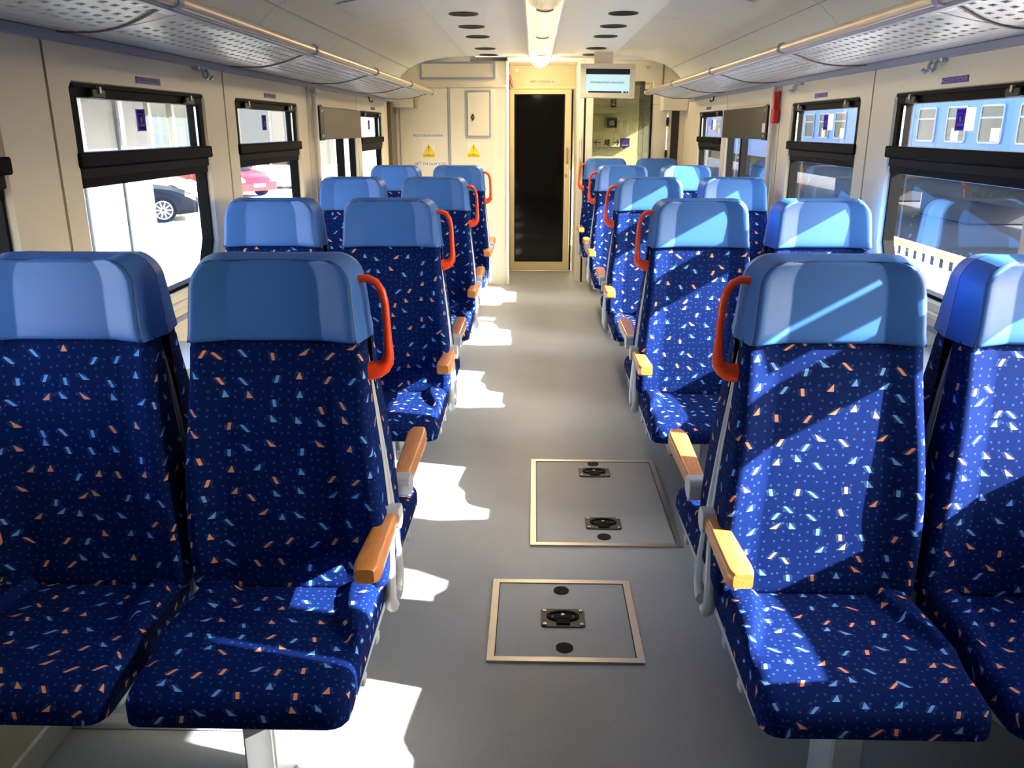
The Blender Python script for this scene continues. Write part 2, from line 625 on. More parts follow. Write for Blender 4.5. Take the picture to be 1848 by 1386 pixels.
def opening(y0, y1, z0=WZ0, z1=WZ1):
    c = 0.085
    return [(y0 + 0.02, z1), (y0, z1 - 0.02), (y0, z0 + c * 1.7), (y0 + c, z0), (y1 - c, z0), (y1, z0 + c * 1.7), (y1, z1 - 0.02), (y1 - 0.02, z1)]


def inset_poly(poly, d):
    n = len(poly)
    cx = sum(p[0] for p in poly) / n
    cz = sum(p[1] for p in poly) / n
    y0, y1 = min(p[0] for p in poly), max(p[0] for p in poly)
    z0, z1 = min(p[1] for p in poly), max(p[1] for p in poly)
    sy = (y1 - y0 - 2 * d) / (y1 - y0)
    sz = (z1 - z0 - 2 * d) / (z1 - z0)
    my, mz = (y0 + y1) / 2, (z0 + z1) / 2
    return [(my + (p[0] - my) * sy, mz + (p[1] - mz) * sz) for p in poly]


def holed_panel(s, y0, y1, z0, z1, poly, depth=0.05):
    """A wall panel on side s with one window opening and reveals going outwards."""
    mb = MB()
    bm = mb.bm
    X = s * HW
    out = [bm.verts.new((X, y, z)) for y, z in ((y0, z0), (y1, z0), (y1, z1), (y0, z1))]
    eo = [bm.edges.new((out[i], out[(i + 1) % 4])) for i in range(4)]
    if poly:
        inn = [bm.verts.new((X, y, z)) for y, z in poly]
        n = len(inn)
        ei = [bm.edges.new((inn[i], inn[(i + 1) % n])) for i in range(n)]
        bmesh.ops.triangle_fill(bm, edges=eo + ei, use_beauty=True, use_dissolve=False)
        mid = [bm.verts.new((X + s * 0.012, my, mz)) for my, mz in inset_poly(poly, 0.008)]
        far = [bm.verts.new((X + s * depth, my, mz)) for my, mz in inset_poly(poly, 0.010)]
        for i in range(n):
            j = (i + 1) % n
            bm.faces.new((inn[i], inn[j], mid[j], mid[i]))
            bm.faces.new((mid[i], mid[j], far[j], far[i]))
    else:
        bm.faces.new(out)
    # panel edges turned outwards so the joints read as grooves
    for y in (y0, y1):
        a = [bm.verts.new(p) for p in ((X, y, z0), (X, y, z1), (X + s * 0.02, y, z1), (X + s * 0.02, y, z0))]
        bm.faces.new(a)
    return mb


def no_smoking_sticker(s, y, z, X, parent, back=False):
    """Violet-blue window sticker with a framed bottle and a red stroke; the right-hand ones stand on a white sheet."""
    w, h = 0.066, 0.074
    e = -s * 0.0015
    st = obj('sticker', MB().box(X, X + e, y - w / 2, y + w / 2, z - h / 2, z + h / 2), 'filmblue', parent, smooth=False)
    st['label'] = 'violet-blue prohibition sticker with red stroke'
    X2 = X + 2 * e
    obj('print_frame', MB().ring([(y - .024, z - .022), (y + .024, z - .022), (y + .024, z + .022), (y - .024, z + .022)],
                                 [(y - .020, z - .012), (y + .020, z - .012), (y + .020, z + .019), (y - .020, z + .019)], X, X2, 'X'), 'filmlilac', st, smooth=False)
    obj('print_bottle', MB().prism([(y - .008, z - .008), (y + .004, z - .010), (y + .011, z + .004), (y + .004, z + .013), (y - .006, z + .006)], X, X2, 'X'), 'filmwhite', st, smooth=False)
    dy = -s
    obj('red_stroke', MB().prism([(y - dy * .033, z - .037), (y - dy * .029, z - .039), (y + dy * .033, z + .037), (y + dy * .029, z + .039)], X, X2, 'X'), 'filmred', st, smooth=False)
    obj('print_rim', MB().ring([(y - w / 2, z - h / 2), (y + w / 2, z - h / 2), (y + w / 2, z + h / 2), (y - w / 2, z + h / 2)],
                               [(y - w / 2 + .003, z - h / 2 + .004), (y + w / 2 - .003, z - h / 2 + .004), (y + w / 2 - .003, z + h / 2 - .004), (y - w / 2 + .003, z + h / 2 - .004)], X, X2, 'X'), 'filmlilac', st, smooth=False)
    if s > 0:
        wp = obj('paper_backing', MB().box(X, X + e, y - w / 2 - 0.052, y - w / 2, z - h / 2, z + h / 2 + 0.002), 'filmwhite', st, smooth=False)
        wp['label'] = 'blank white half of the sticker'
    return st


def window(s, y0, y1, kind, idx):
    """A drop-sash window in a black frame."""
    w = empty('window_%d' % idx, (s * HW, (y0 + y1) / 2, WZ0))
    tag(w, kind='structure')
    w['label'] = 'black framed %s window on the %s wall, opening number %d from behind the viewer' % (
        'sliding sash' if kind == 'sash' else 'fixed single pane', 'left' if s < 0 else 'right', idx if idx <= 5 else idx - 5)

    def P(name, mb, mat, par=None, smooth=False):
        o = obj(name, mb, mat, None, smooth)
        o.parent = par or w
        if par is None:
            o.matrix_parent_inverse = Matrix.Translation((-s * HW, -(y0 + y1) / 2, -WZ0))
        return o
    X = lambda d: s * (HW + d)
    poly = opening(y0, y1)
    P('outer_frame', MB().ring(inset_poly(poly, 0.008), inset_poly(poly, 0.021), X(0.018), X(0.062)), 'blackmetal')
    if kind == 'sash':
        P('top_bar', MB().box(X(0.006), X(0.060), y0 + .012, y1 - .012, 1.590, 1.628, .003), 'blackmetal')
        P('top_rail_edge', MB().box(X(-0.002), X(0.03), y0 + .02, y1 - .02, 1.618, 1.630, .002), 'rubber')
        P('side_stile', MB().box(X(0.008), X(0.060), y1 - .050, y1 - .01, 1.42, 1.60, .003), 'blackmetal')
        P('side_stile', MB().box(X(0.008), X(0.060), y0 + .01, y0 + .055, 1.42, 1.60, .003), 'blackmetal')
        P('meeting_rail', MB().box(X(-0.012), X(0.060), y0 - .006, y1 + .006, 1.386, 1.431, .005), 'blackmetal')
        P('meeting_rail_groove', MB().box(X(0.002), X(0.060), y0 + .012, y1 - .012, 1.352, 1.386, .003), 'rubber')
        P('lower_head', MB().box(X(0.006), X(0.060), y0 + .02, y1 - .02, 1.326, 1.356, .003), 'blackmetal')
        for yy in (y0 + .16, y1 - .17):
            l = P('latch', MB().box(X(-0.010), X(0.008), yy - .04, yy + .04, 1.590, 1.617, .003), 'black')
            P('latch_pin', MB().box(X(-0.015), X(0.002), yy - .003, yy + .008, 1.603, 1.624, .002), 'steel', w).matrix_parent_inverse = Matrix.Translation((-s * HW, -(y0 + y1) / 2, -WZ0))
        P('sash_edge', MB().box(X(0.018), X(0.026), y1 - .057, y1 - .049, 1.43, 1.585), 'alu')
        P('pane', MB().quad([(X(.04), y0 + .04, 1.425), (X(.04), y1 - .04, 1.425), (X(.04), y1 - .04, 1.60), (X(.04), y0 + .04, 1.60)]), 'glass')
        P('pane', MB().quad([(X(.046), y0 + .02, WZ0 + .01), (X(.046), y1 - .02, WZ0 + .01), (X(.046), y1 - .02, 1.34), (X(.046), y0 + .02, 1.34)]), 'glass')
        st = no_smoking_sticker(s, y0 + (0.549 if s > 0 else 0.525), 1.5285, X(.038), w)
        st.matrix_parent_inverse = Matrix.Translation((-s * HW, -(y0 + y1) / 2, -WZ0))
    else:
        P('centre_post', MB().box(X(0.01), X(0.06), y0 + .80, y0 + .84, WZ0 + .02, 1.62, .003), 'blackmetal')
        P('pane', MB().quad([(X(.046), y0 + .02, WZ0 + .01), (X(.046), y1 - .02, WZ0 + .01), (X(.046), y1 - .02, 1.62), (X(.046), y0 + .02, 1.62)]), 'glass')
    return w


widx = 0
for s, side in ((-1, 'left'), (1, 'right')):
    wall = empty('wall_' + side, (0, 0, 0))
    tag(wall, 'cream panelled %s side wall with window openings' % side, kind='structure')
    for k, (wa, wb, kind) in enumerate(WINS):
        pa, pb = SEAMS[k + 1], SEAMS[k + 2]
        obj('wall_panel', holed_panel(s, pa + .007, pb - .007, 0.0, 1.79, opening(wa, wb)), 'wall', wall, smooth=False)
        obj('seam_strip', MB().box(s * (HW + .004), s * (HW + .03), pb - .02, pb + .02, 0, 1.79), 'seam', wall, smooth=False)
    obj('wall_panel', holed_panel(s, Y_BACK, 1.026, 0.0, 1.79, None), 'wall', wall, smooth=False)
    if s < 0:
        obj('wall_panel', holed_panel(s, 7.93, Y_END + .05, 0.0, 2.2, None), 'wall', wall, smooth=False)
    else:
        obj('wall_panel', holed_panel(s, 7.93, Y_END + .05, 0.0, 2.2, [(9.25, 1.665), (9.25, .75), (9.865, .75), (9.865, 1.665)]), 'wall', wall, smooth=False)
    for k, (wa, wb, kind) in enumerate(WINS):
        widx += 1
        window(s, wa, wb, kind, widx)
        if kind == 'sash':
            # small printed strip above the window
            yc = wa + (0.554 if s > 0 else 0.537)
            rot = (PI / 2, 0, PI / 2 if s < 0 else -PI / 2)
            lab = obj('exit_label', MB().box(s * HW, s * (HW - .002), yc - .096, yc + .096, 1.648, 1.670), 'stickerblue', wall, smooth=False)
            lab['label'] = 'violet strip with white lettering above a window'
            text('label_text', 'NÚDZOVÝ VÝCHOD', 0.0195, (s * (HW - .003), yc, 1.659), rot, 'lilac', lab)
    # sill, horizontal joint strip, base
    obj('window_sill', MB().box(s * (HW - .022), s * (HW + .01), Y_BACK, 8.33, 0.845, .868, .004), 'wall', wall, smooth=False)
    obj('joint_strip', MB().box(s * (HW - .012), s * (HW + .01), Y_BACK, 8.33, .795, .812, .003), 'greytrim', wall, smooth=False)
    obj('shelf_trim', MB().box(s * (HW - .030), s * (HW + .01), Y_BACK, 8.2, 1.735, 1.762, .004), 'greytrim', wall, smooth=False)
    tag(obj('baseboard_' + side, MB().box(s * 1.395, s * 1.24, Y_BACK, 8.30, 0.0, 0.085, .006), 'tread', None, False),
        'low aluminium heater duct running along the foot of the %s wall' % side, kind='structure')

wb_ = MB().box(-1.45, 1.45, Y_BACK - .04, Y_BACK, -.05, 2.25)
tag(obj('wall_back', wb_, 'wall', smooth=False), kind='structure')
rf = MB().box(-1.56, 1.56, Y_BACK - .1, Y_END + .3, 2.26, 2.32)
for s in (-1, 1):
    rf.box(s * 1.50, s * 1.56, Y_BACK - .1, Y_END + .3, 1.72, 2.26)
    rf.box(s * 1.41, s * 1.50, Y_BACK - .1, Y_END + .3, 1.72, 1.76)
tag(obj('roof', rf, 'greytrim', smooth=False), kind='structure')

# ---- ceiling
ceil = empty('ceiling')
tag(ceil, 'grey white panelled ceiling with coved sides', kind='structure')
CS = [Y_BACK, 1.31, 2.72, 4.12, 5.52, 6.93, 8.20]
for a, b in zip(CS, CS[1:]):
    end = abs(b - 8.20) < .01
    mb = MB()
    hw = 0.655
    prof = [(-hw - .02, Z_CEIL + .03), (-hw, Z_CEIL), (hw, Z_CEIL), (hw + .02, Z_CEIL + .03)]
    rows = [[(x, y, z) for x, z in prof] for y in (a + .0015, b - .0015 - (.05 if end else 0))]
    if end:
        rows.append([(x * (.93), b, z if z > Z_CEIL else z + .03) for x, z in prof])
    mb.grid(rows)
    obj('centre_panel', mb, 'ceil', ceil, smooth=False)
    for s in (-1, 1):
        mb = MB()
        pr = [(.64, 2.150)] + [(.90, 2.128), (1.06, 2.100), (1.16, 2.068), (1.235, 2.028), (1.295, 1.975), (1.345, 1.905), (1.378, 1.83), (1.40, 1.76)]
        bb = b if not end else 8.36
        mb.grid([[(s * x, y, z) for x, z in pr] for y in (a + .002, bb - .002)])
        obj('side_panel', mb, 'ceil_side', ceil, smooth=True, angle=0.9)
    obj('panel_joint', MB().grid([[(s_ * x, y, z + .004) for s_ in (-1,) for x, z in pr[::-1]] + [(x, y, z + .004) for x, z in pr] for y in (b - .02, b + .02)]) and None or MB().box(-.66, .66, b - .01, b + .01, Z_CEIL + .006, Z_CEIL + .01), 'seam', ceil, smooth=False)
    for s in (-1, 1):
        mb = MB()
        mb.grid([[(s * (x + .003), y, z + .005) for x, z in pr] for y in (b - .012, b + .012)])
        obj('panel_joint', mb, 'seam', ceil, smooth=False)
# longitudinal joint lines where the cove begins
for s in (-1, 1):
    obj('cove_joint', MB().tube([(s * 1.22, y, 2.034) for y in (Y_BACK, 8.33)], .0025, 6), 'greytrim', ceil)
# flat end bulkhead above cabinet and door
tag(obj('trim_1', MB().box(-1.42, -.655, 8.36, 9.2, 2.10, 2.2), 'ceil', smooth=False), kind='structure')
tag(obj('trim_2', MB().box(-.30, 1.42, 8.22, Y_END, 2.115, 2.2), 'ceil', smooth=False), kind='structure')
# raised service flaps on the ceiling shoulders
for s, sd in ((-1, 'left'), (1, 'right')):
    fp = MB()
    fp.grid([[(s * x, y, z - .006) for x, z in ((.70, 2.146), (.90, 2.129), (1.05, 2.103))] for y in (4.55, 5.15)])
    obj('service_flap', fp, 'ceil', ceil, smooth=False)


# ------------------------------------------------------------------ ceiling fittings
def air_vent(x, y, label):
    v = empty('air_vent', (x, y, Z_CEIL))
    tag(v, label, 'vent', 'round ceiling air vents')
    obj('rim', MB().ring([(.086 * math.cos(a), .086 * math.sin(a)) for a in [2 * PI * k / 28 for k in range(28)]],
                         [(.074 * math.cos(a), .074 * math.sin(a)) for a in [2 * PI * k / 28 for k in range(28)]], -.006, 0, 'Z'), 'black', v)
    obj('backing', MB().cyl((0, 0, -.002), 'Z', .075, .001, 28), 'rubber', v)
    for k in range(-3, 4):
        h = math.sqrt(max(.0001, .074 ** 2 - (k * .02) ** 2))
        obj('slat', MB().box(-h, h, k * .02 - .003, k * .02 + .003, -.005, -.002), 'black', v, smooth=False)


ordn = ['first', 'second', 'third', 'fourth', 'fifth']
for k, y in enumerate((5.20, 5.83, 6.45, 7.38, 8.00)):
    for s in (-1, 1):
        air_vent(s * .457, y, 'black round ceiling air vent, %s from the viewer, %s of the lamp strip' % (ordn[k], 'left' if s < 0 else 'right'))

lamp = empty('ceiling_lamp', (0, 0, Z_CEIL))
tag(lamp, 'long ribbed tubular ceiling lamp glowing warm towards the end door', 'lamp')


def lamp_dome(y0, y1, mat):
    n, rib = 72, 0.0012
    rows = []
    for y in (y0, y1):
        row = []
        for k in range(n + 1):
            a = PI * k / n
            r = .093 + (rib if k % 2 else -rib)
            row.append((-r * math.cos(a), y, -.015 - (r * .95) * math.sin(a)))
        rows.append(row)
    mb = MB()
    mb.grid(rows)
    return obj('diffuser', mb, mat, lamp, smooth=False)


obj('housing', MB().box(-.105, .105, 1.2, 8.10, -.022, .0, .004), 'white', lamp, smooth=False)
segs = [1.6, 2.92, 4.22, 5.46, 6.72, 8.02]
for k in range(5):
    lamp_dome(segs[k] + .012, segs[k + 1] - .012, ('diffuser_near', 'diffuser_near', 'diffuser', 'diffuser', 'diffuser_far')[k])
    mb = MB()
    mb.grid([[(-.0965 * math.cos(PI * i / 24), y, -.012 - .0925 * math.sin(PI * i / 24)) for i in range(25)] for y in (segs[k] - .014, segs[k] + .014)])
    obj('joint_band', mb, 'cream_plastic', lamp)
    mb = MB()
    mb.grid([[(-.0945 * math.cos(a), y, -.015 - .0905 * math.sin(a)) for a in [PI * (.36 + .28 * i / 8) for i in range(9)]] for y in (segs[k] + .014, segs[k] + .085)])
    obj('socket_shade', mb, 'board', lamp)
capm = MB()
capm.grid([[(-.095 * c_ * math.cos(PI * i / 24), 8.008 + d_, -.013 - .091 * c_ * math.sin(PI * i / 24)) for i in range(25)] for c_, d_ in ((1, 0), (1, .05), (.93, .09), (.7, .115), (.3, .125), (0.01, .127))])
obj('end_cap', capm, 'diffuser_far', lamp)

for yy, en in ((7.40, 9.0), (6.10, 3.0), (4.85, 2.0)):
    ld = bpy.data.lights.new('lamp_tube_light', 'AREA')
    ld.shape = 'RECTANGLE'
    ld.size, ld.size_y = .10, 1.1
    ld.color = (1.0, .80, .52)
    ld.energy = en
    lo = link('lamp_tube_light', ld, lamp, (0, yy, -.125))
ld = bpy.data.lights.new('lamp_end_light', 'POINT')
ld.color = (1.0, .78, .46)
ld.energy = 9.0
ld.shadow_soft_size = .05
link('lamp_end_light', ld, lamp, (0, 8.28, -.09))
spk = empty('ceiling_speaker', (-.86, 4.30, 2.118))
tag(spk, 'white perforated speaker strip on the ceiling shoulder', 'speaker')
obj('body', MB().box(-.11, .11, -.12, .10, -.018, .02, .006), 'white', spk, smooth=False)
gm = MB()
for i in range(12):
    for j in range(6):
        gm.box(-.095 + i * .0165, -.087 + i * .0165, -.10 + j * .032, -.085 + j * .032, -.0195, -.017)
tag(obj('perforation', gm, 'greytrim', spk, smooth=False), kind='stuff')


# ------------------------------------------------------------------ luggage racks
def luggage_rack(s, side):
    r = empty('luggage_rack', (s * HW, 3.0, 1.75))
    tag(r, 'perforated silver luggage rack with champagne rail along the %s wall' % side, 'luggage rack', 'luggage racks')
    inv = Matrix.Translation((-s * HW, -3.0, -1.75))

    def P(name, mb, mat, smooth=True, angle=.62):
        o = obj(name, mb, mat, r, smooth, angle)
        o.matrix_parent_inverse = inv
        return o
    X0, X1, Z0, Z1 = 1.385, .965, 1.765, 1.797
    ends = [Y_BACK + .1, -.35, 1.02, 2.41, 3.80, 5.19, 6.58, 7.92]

    def pt(t, y):        # t: 0 at wall, 1 at the rail; shallow S section
        return (s * (X0 + (X1 - X0) * t), y, Z0 + (Z1 - Z0) * t - .018 * math.sin(PI * min(1, t * 1.15)))
    # columns across: grooves near the wall, five slot rows near the rail
    ts = [0, .06, .10, .16, .20, .26, .30, .36]
    slot_rows = []
    t = .42
    for k in range(6):
        slot_rows.append((len(ts), k))
        ts += [t, t + .036]
        t += .088
    ts += [.95, 1.0]
    for a, b in zip(ends, ends[1:]):
        a += .006
        b -= .006
        n = int((b - a) / .029)
        ys = [a + (b - a) * i / n for i in range(n + 1)]
        mb = MB()
        V = [[mb.bm.verts.new(pt(tt, y)) for tt in ts] for y in ys]
        rows_at = {i: k for i, k in slot_rows}
        for j in range(n):
            for i in range(len(ts) - 1):
                if i in rows_at and 1 < j < n - 2 and (j + rows_at[i]) % 2 == 0:
                    continue
                mb.bm.faces.new((V[j][i], V[j][i + 1], V[j + 1][i + 1], V[j + 1][i]))
        o = P('tray', mb, 'tray', smooth=False)
        md = o.modifiers.new('sheet', 'SOLIDIFY')
        md.thickness = .003
        # raised longitudinal ribs near the wall
        for tt in (.08, .18, .28):
            P('tray_rib', MB().tube([tuple(Vector(pt(tt, y)) + Vector((0, 0, -.001))) for y in (a, b)], .0035, 6), 'tray')
    for y in ends[1:]:
        P('bracket', MB().tube([(s * (X0 + (X1 - X0) * t), y - .22 * (t ** 1.8) + .06, Z0 + (Z1 - Z0) * t - .018 * math.sin(PI * min(1, t * 1.15)) - .003) for t in [k / 14 for k in range(15)]], .0055, 8), 'board')
        P('clip', MB().cyl((s * .952, y - .16, 1.808), 'Y', .0215, .03, 16), 'greytrim')
    P('rail', MB().tube([(s * .952, y, 1.808) for y in (Y_BACK + .05, 7.96)], .0165, 16), 'rail')
    P('rail_end_cap', MB().cyl((s * .952, 7.955, 1.808), 'Y', .019, .02, 16), 'cream_plastic')
    P('rail_profile', MB().box(s * .955, s * .985, Y_BACK + .05, 7.94, 1.782, 1.797, .004), 'greytrim', False)
    return r


luggage_rack(-1, 'left')
luggage_rack(1, 'right')


def coat_hooks(s, y, label):
    h = empty('coat_hook', (s * (HW - .012), y, 1.722))
    tag(h, label, 'hook', 'pairs of grey coat hooks under the luggage racks')
    obj('plate', MB().box(-.012, .012, -.05, .05, .0, .026, .003), 'alu', h, smooth=False)
    for d in (-.025, .022):
        obj('hook', MB().tube([(-s * .006, d, .012), (-s * .018, d, -.004), (-s * .020, d, -.022), (-s * .030, d, -.030), (-s * .040, d, -.020)], .007, 8), 'alu', h)


for s, sd, ys in ((-1, 'left', (3.55, 5.24)), (1, 'right', (3.22, 4.86))):
    for y, near in zip(ys, ('nearer', 'farther')):
        coat_hooks(s, y, '%s pair of grey coat hooks below the %s luggage rack' % (near, sd))
    tag(obj('coat_hook', MB().tube([(s * 1.385, 7.0, 1.745), (s * 1.365, 7.0, 1.735), (s * 1.362, 7.0, 1.71), (s * 1.345, 7.0, 1.70), (s * 1.335, 7.0, 1.715)], .006, 8), 'black'),
        'single small dark coat hook above the far window on the %s wall' % sd, 'hook')


# ------------------------------------------------------------------ seats
def pad(w_fn, a0, a1, front, back, r, ucols, nrows, extra_rows=()):
    """A cushion as a height field: a runs along the length, u across. Returns grid rows of (x, depth, a) and uvs."""
    ins = [(0, 'b'), (0, 's'), (.12 * r, 0), (.4 * r, 0), (r, 0)]
    arow = [(a0, 'b'), (a0, 's'), (a0 + .12 * r, 0), (a0 + .4 * r, 0), (a0 + r, 0)]
    inner = sorted(set([a0 + r + (a1 - a0 - 2 * r) * k / nrows for k in range(1, nrows)] + list(extra_rows)))
    arow += [(v, 0) for v in inner]
    arow += [(a1 - r, 0), (a1 - .4 * r, 0), (a1 - .12 * r, 0), (a1, 's'), (a1, 'b')]
    rows, uvs = [], []
    for a, ka in arow:
        w = w_fn(a)
        cols = [(-(w - i), i, k) for i, k in ins] + [(u * (w - r), 9, 0) for u in ucols if abs(u) < 1] + [((w - i), i, k) for i, k in ins[::-1]]
        row, uvr = [], []
        da = min(a - a0, a1 - a)
        for x, i, k in cols:
            f = front(x / w, a)
            if ka == 'b' or k == 'b':
                d = back
            else:
                e1 = 1 - min(1, (i if i < 9 else r) / r)
                e2 = 1 - min(1, da / r)
                if k == 's':
                    e1 = 1
                if ka == 's':
                    e2 = 1
                q = min(1, math.hypot(e1, e2))
                d = f - r * (1 - math.sqrt(max(0, 1 - q * q)))
            row.append((x, d, a))
            sg = 1 if x > 0 else -1
            p1 = 1 - min(1, (i if i < 9 else r) / r) + (1 if k else 0)
            p2 = 1 - min(1, da / r) + (1 if ka else 0)
            den = (p1 + p2) or 1
            uvr.append((x + sg * (f - d) * p1 / den, a + (f - d) * p2 / den * (-1 if a < (a0 + a1) / 2 else 1)))
        rows.append(row)
        uvs.append(uvr)
    return rows, uvs


def sm(t):
    t = max(0.0, min(1.0, t))
    return t * t * (3 - 2 * t)


def make_headrest():
    z0, z1, W, rc = 1.033, 1.219, .192, .060

    def w(z):
        base = W - .010 * sm((z - z0) / (z1 - z0)) + .004 * max(0, 1 - (z - z0) / .03)
        t = (z - (z1 - rc)) / rc
        return base if t <= 0 else base - rc + rc * math.sqrt(max(0, 1 - t * t))

    def front(u, z):
        t = (z - z0) / (z1 - z0)
        f = .072 - .012 * t * t - .005 * t
        return f + .028 * max(0.0, min(1.0, (abs(u) - .56) / .36)) * (1 - .35 * t)
    uc = [-.97, -.9, -.8, -.7, -.61, -.59, -.57, -.5, -.3, -.1, .1, .3, .5, .57, .59, .61, .7, .8, .9, .97]
    ex = [z1 - rc * k for k in (.9, .75, .6, .45, .32, .22, .15)]
    rows, uvs = pad(w, z0, z1, front, -.001, .010, uc, 8, ex)
    mb = MB()
    # widest and tallest at the rear edge, so the two backs meet in a ridge
    fin = lambda x, d, a: (x * (1 + .085 * (1 - d / .07) * (d < .07)), -d, a + .007 * max(0, 1 - d / .06) * sm((a - z0) / (z1 - z0) * 1.2))
    mb.grid([[fin(x, d, a) for x, d, a in row] for row in rows], uvs)
    me = mb.mesh('headrest', True, .9)
    me.materials.append(M['vinyl'])
    # piping along the front edge
    pts = []
    zs = [z0 + .002 + (z1 - z0 - rc - .002) * k / 6 for k in range(7)] + [z1 - rc * k for k in (.8, .6, .4, .25, .12, .04)]
    lft = [(-(w(z) - .0035), -(front(-.96, z) - .004), z) for z in zs]
    top = [(x * (w(z1 - .003)) , -(front(x, z1) - .004), z1 - .0025) for x in (-.7, -.35, 0, .35, .7)]
    rgt = [(-x, y, z) for x, y, z in lft[::-1]]
    pm = MB().tube(lft + top + rgt, .0016, 6).mesh('piping')
    pm.materials.append(M['vinyl_edge'])
    return me, pm


def make_backrest():
    z0, z1 = .405, 1.038

    def w(z):
        t = (z1 - z) / (z1 - z0)
        base = .203 + .036 * sm(t * 1.15)
        d = z - z0
        rc = .035
        return base if d > rc else base - rc + math.sqrt(max(0, rc * rc - (rc - d) ** 2))

    def front(u, z):
        t = (z1 - z) / (z1 - z0)
        f = .060 + .056 * t + .016 * math.sin(PI * min(1, t * 1.05)) ** 2
        b = max(0.0, min(1.0, (abs(u) - .60) / .30))
        return f + .030 * b * (.25 + .75 * math.sin(PI * (.12 + .80 * t)))
    uc = [-.97, -.92, -.85, -.75, -.66, -.64, -.62, -.5, -.3, -.1, .1, .3, .5, .62, .64, .66, .75, .85, .92, .97]
    rows, uvs = pad(w, z0, z1, front, .018, .022, uc, 22, [z0 + .035 * k for k in (.15, .3, .8, 1)])
    mb = MB()
    mb.grid([[(x, -d, a) for x, d, a in row] for row in rows], uvs)
    me = mb.mesh('backrest', True, .9)
    me.materials.append(M['fabric'])
    return me


def make_cushion():
    y0, y1, zb = .075, .545, .358

    def w(y):
        t = (y - y0) / (y1 - y0)
        base = .222 + .005 * sm(t)
        d = y1 - y
        rc = .04
        return base if d > rc else base - rc + math.sqrt(max(0, rc * rc - (rc - d) ** 2))

    def top(u, y):
        t = (y - y0) / (y1 - y0)
        z = .418 + .008 * math.sin(PI * t) + .008 * sm(t * 1.2)
        z -= .012 * sm((t - .80) / .2)
        lim = .60 + .40 * max(0.0, (t - .12) / .62) ** 1.7       # bolster seam sweeps outwards
        b = max(0.0, min(1.0, (abs(u) - lim) / .10))
        return z + .022 * b * (1 - sm((t - .55) / .3))
    uc = [-.96, -.92, -.88, -.84, -.8, -.76, -.72, -.68, -.64, -.6, -.56, -.45, -.25, 0, .25, .45, .56, .6, .64, .68, .72, .76, .8, .84, .88, .92, .96]
    rows, uvs = pad(w, y0, y1, top, zb, .030, uc, 26)
    mb = MB()
    mb.grid([[(x, -a, d) for x, d, a in row] for row in rows], [[(u, -v) for u, v in r] for r in uvs])
    me = mb.mesh('cushion', True, .9)
    me.materials.append(M['fabric'])
    return me


HEAD, PIPE = make_headrest()
BACK = make_backrest()
CUSH = make_cushion()


def mk(name, mb, mat, smooth=True, angle=.62):
    me = mb.mesh(name, smooth, angle)
    me.materials.append(M[mat])
    return me


# grey shell behind the backrest
_sh = MB()
_prof = [(1.040, .016, .180), (.95, .018, .196), (.80, .026, .212), (.62, .040, .226), (.45, .058, .232), (.36, .072, .232)]
_sh.grid([[(-w_, -.003, z_), (-w_, -d_ + .004, z_), (-w_ + .004, -d_, z_), (w_ - .004, -d_, z_), (w_, -d_ + .004, z_), (w_, -.003, z_)] for z_, d_, w_ in _prof])
SHELL = mk('back_shell', _sh, 'shell', False)
_sp = MB()
_sp.prism(rounded_rect(-.222, .222, -.496, -.012, .04), .338, .360, 'Z', bevel=.004)
PAN = mk('seat_pan', _sp, 'shell', False)
TOOTH = mk('pan_clip', MB().box(-.006, .006, -.015, .015, .316, .340, .003), 'shell', False)


def arm_meshes(s):
    """Armrest and grab handle on local side s (+1 = +x)."""
    xa = s * .236
    w = .027
    # wood: rounded bar, slightly rising forward, rounded nose
    mb = MB()
    n = 14
    rows = []
    for k in range(n + 1):
        t = k / n
        y = -.006 - .340 * t
        nose = max(0.0, (t - .88) / .12)
        ww = w * (.82 + .28 * t) * (1 - .30 * nose ** 2)
        zt, zb = .592 + .014 * t, .554 + .004 * t + .012 * nose ** 2
        r = .008
        ring = []
        for px, pz in rounded_rect(-ww, ww, zb, zt - .003 * nose, r, 3):
            ring.append((xa + px, y, pz))
        rows.append(ring)
    V = mb.grid(rows, None, True)
    mb.bm.faces.new(V[0][::-1])
    mb.bm.faces.new(V[-1])
    arm = mk('armrest', mb, 'wood', True, .7)
    # grey pivot block
    bk = MB()
    bk.prism(rounded_rect(-.060, -.003, .548, .606, .02), xa - .030, xa + .0305, 'X', bevel=.003)
    blk = mk('armrest_bracket', bk, 'tube', False)
    # side frame: grey upright running down in the gap and looping at the bottom
    fr = MB()
    pts = [(.188, -.008, 1.02), (.202, -.009, .90), (.218, -.012, .75), (.229, -.020, .60), (.234, -.036, .50), (.235, -.054, .42), (.235, -.062, .37), (.235, -.052, .335), (.235, -.034, .322), (.235, -.020, .322)]
    fr.tube([(s * x, y, z) for x, y, z in pts], [.005, .006, .008, .011, .013, .015, .016, .016, .016, .016], 10)
    fra = mk('side_frame', fr, 'tube')
    # orange grab handle
    h = MB()
    xs = s * .190
    P = [(0, 1.170), (.022, 1.172), (.040, 1.163), (.053, 1.143), (.059, 1.115), (.061, 1.07), (.062, 1.03), (.063, .995), (.060, .975), (.050, .962), (.036, .955), (.02, .952), (.006, .952)]
    R = [.0095, .0095, .0095, .0095, .0095, .0095, .010, .012, .015, .018, .021, .023, .024]
    h.tube([(xs + s * d, -.027, z) for d, z in P], R, 12)
    hd = mk('grab_handle', h, 'orange')
    return arm, blk, fra, hd


ARMS = {1: arm_meshes(1), -1: arm_meshes(-1)}
PITCH, ROW0 = 1.61, 1.920
XA, XW = .637, 1.127


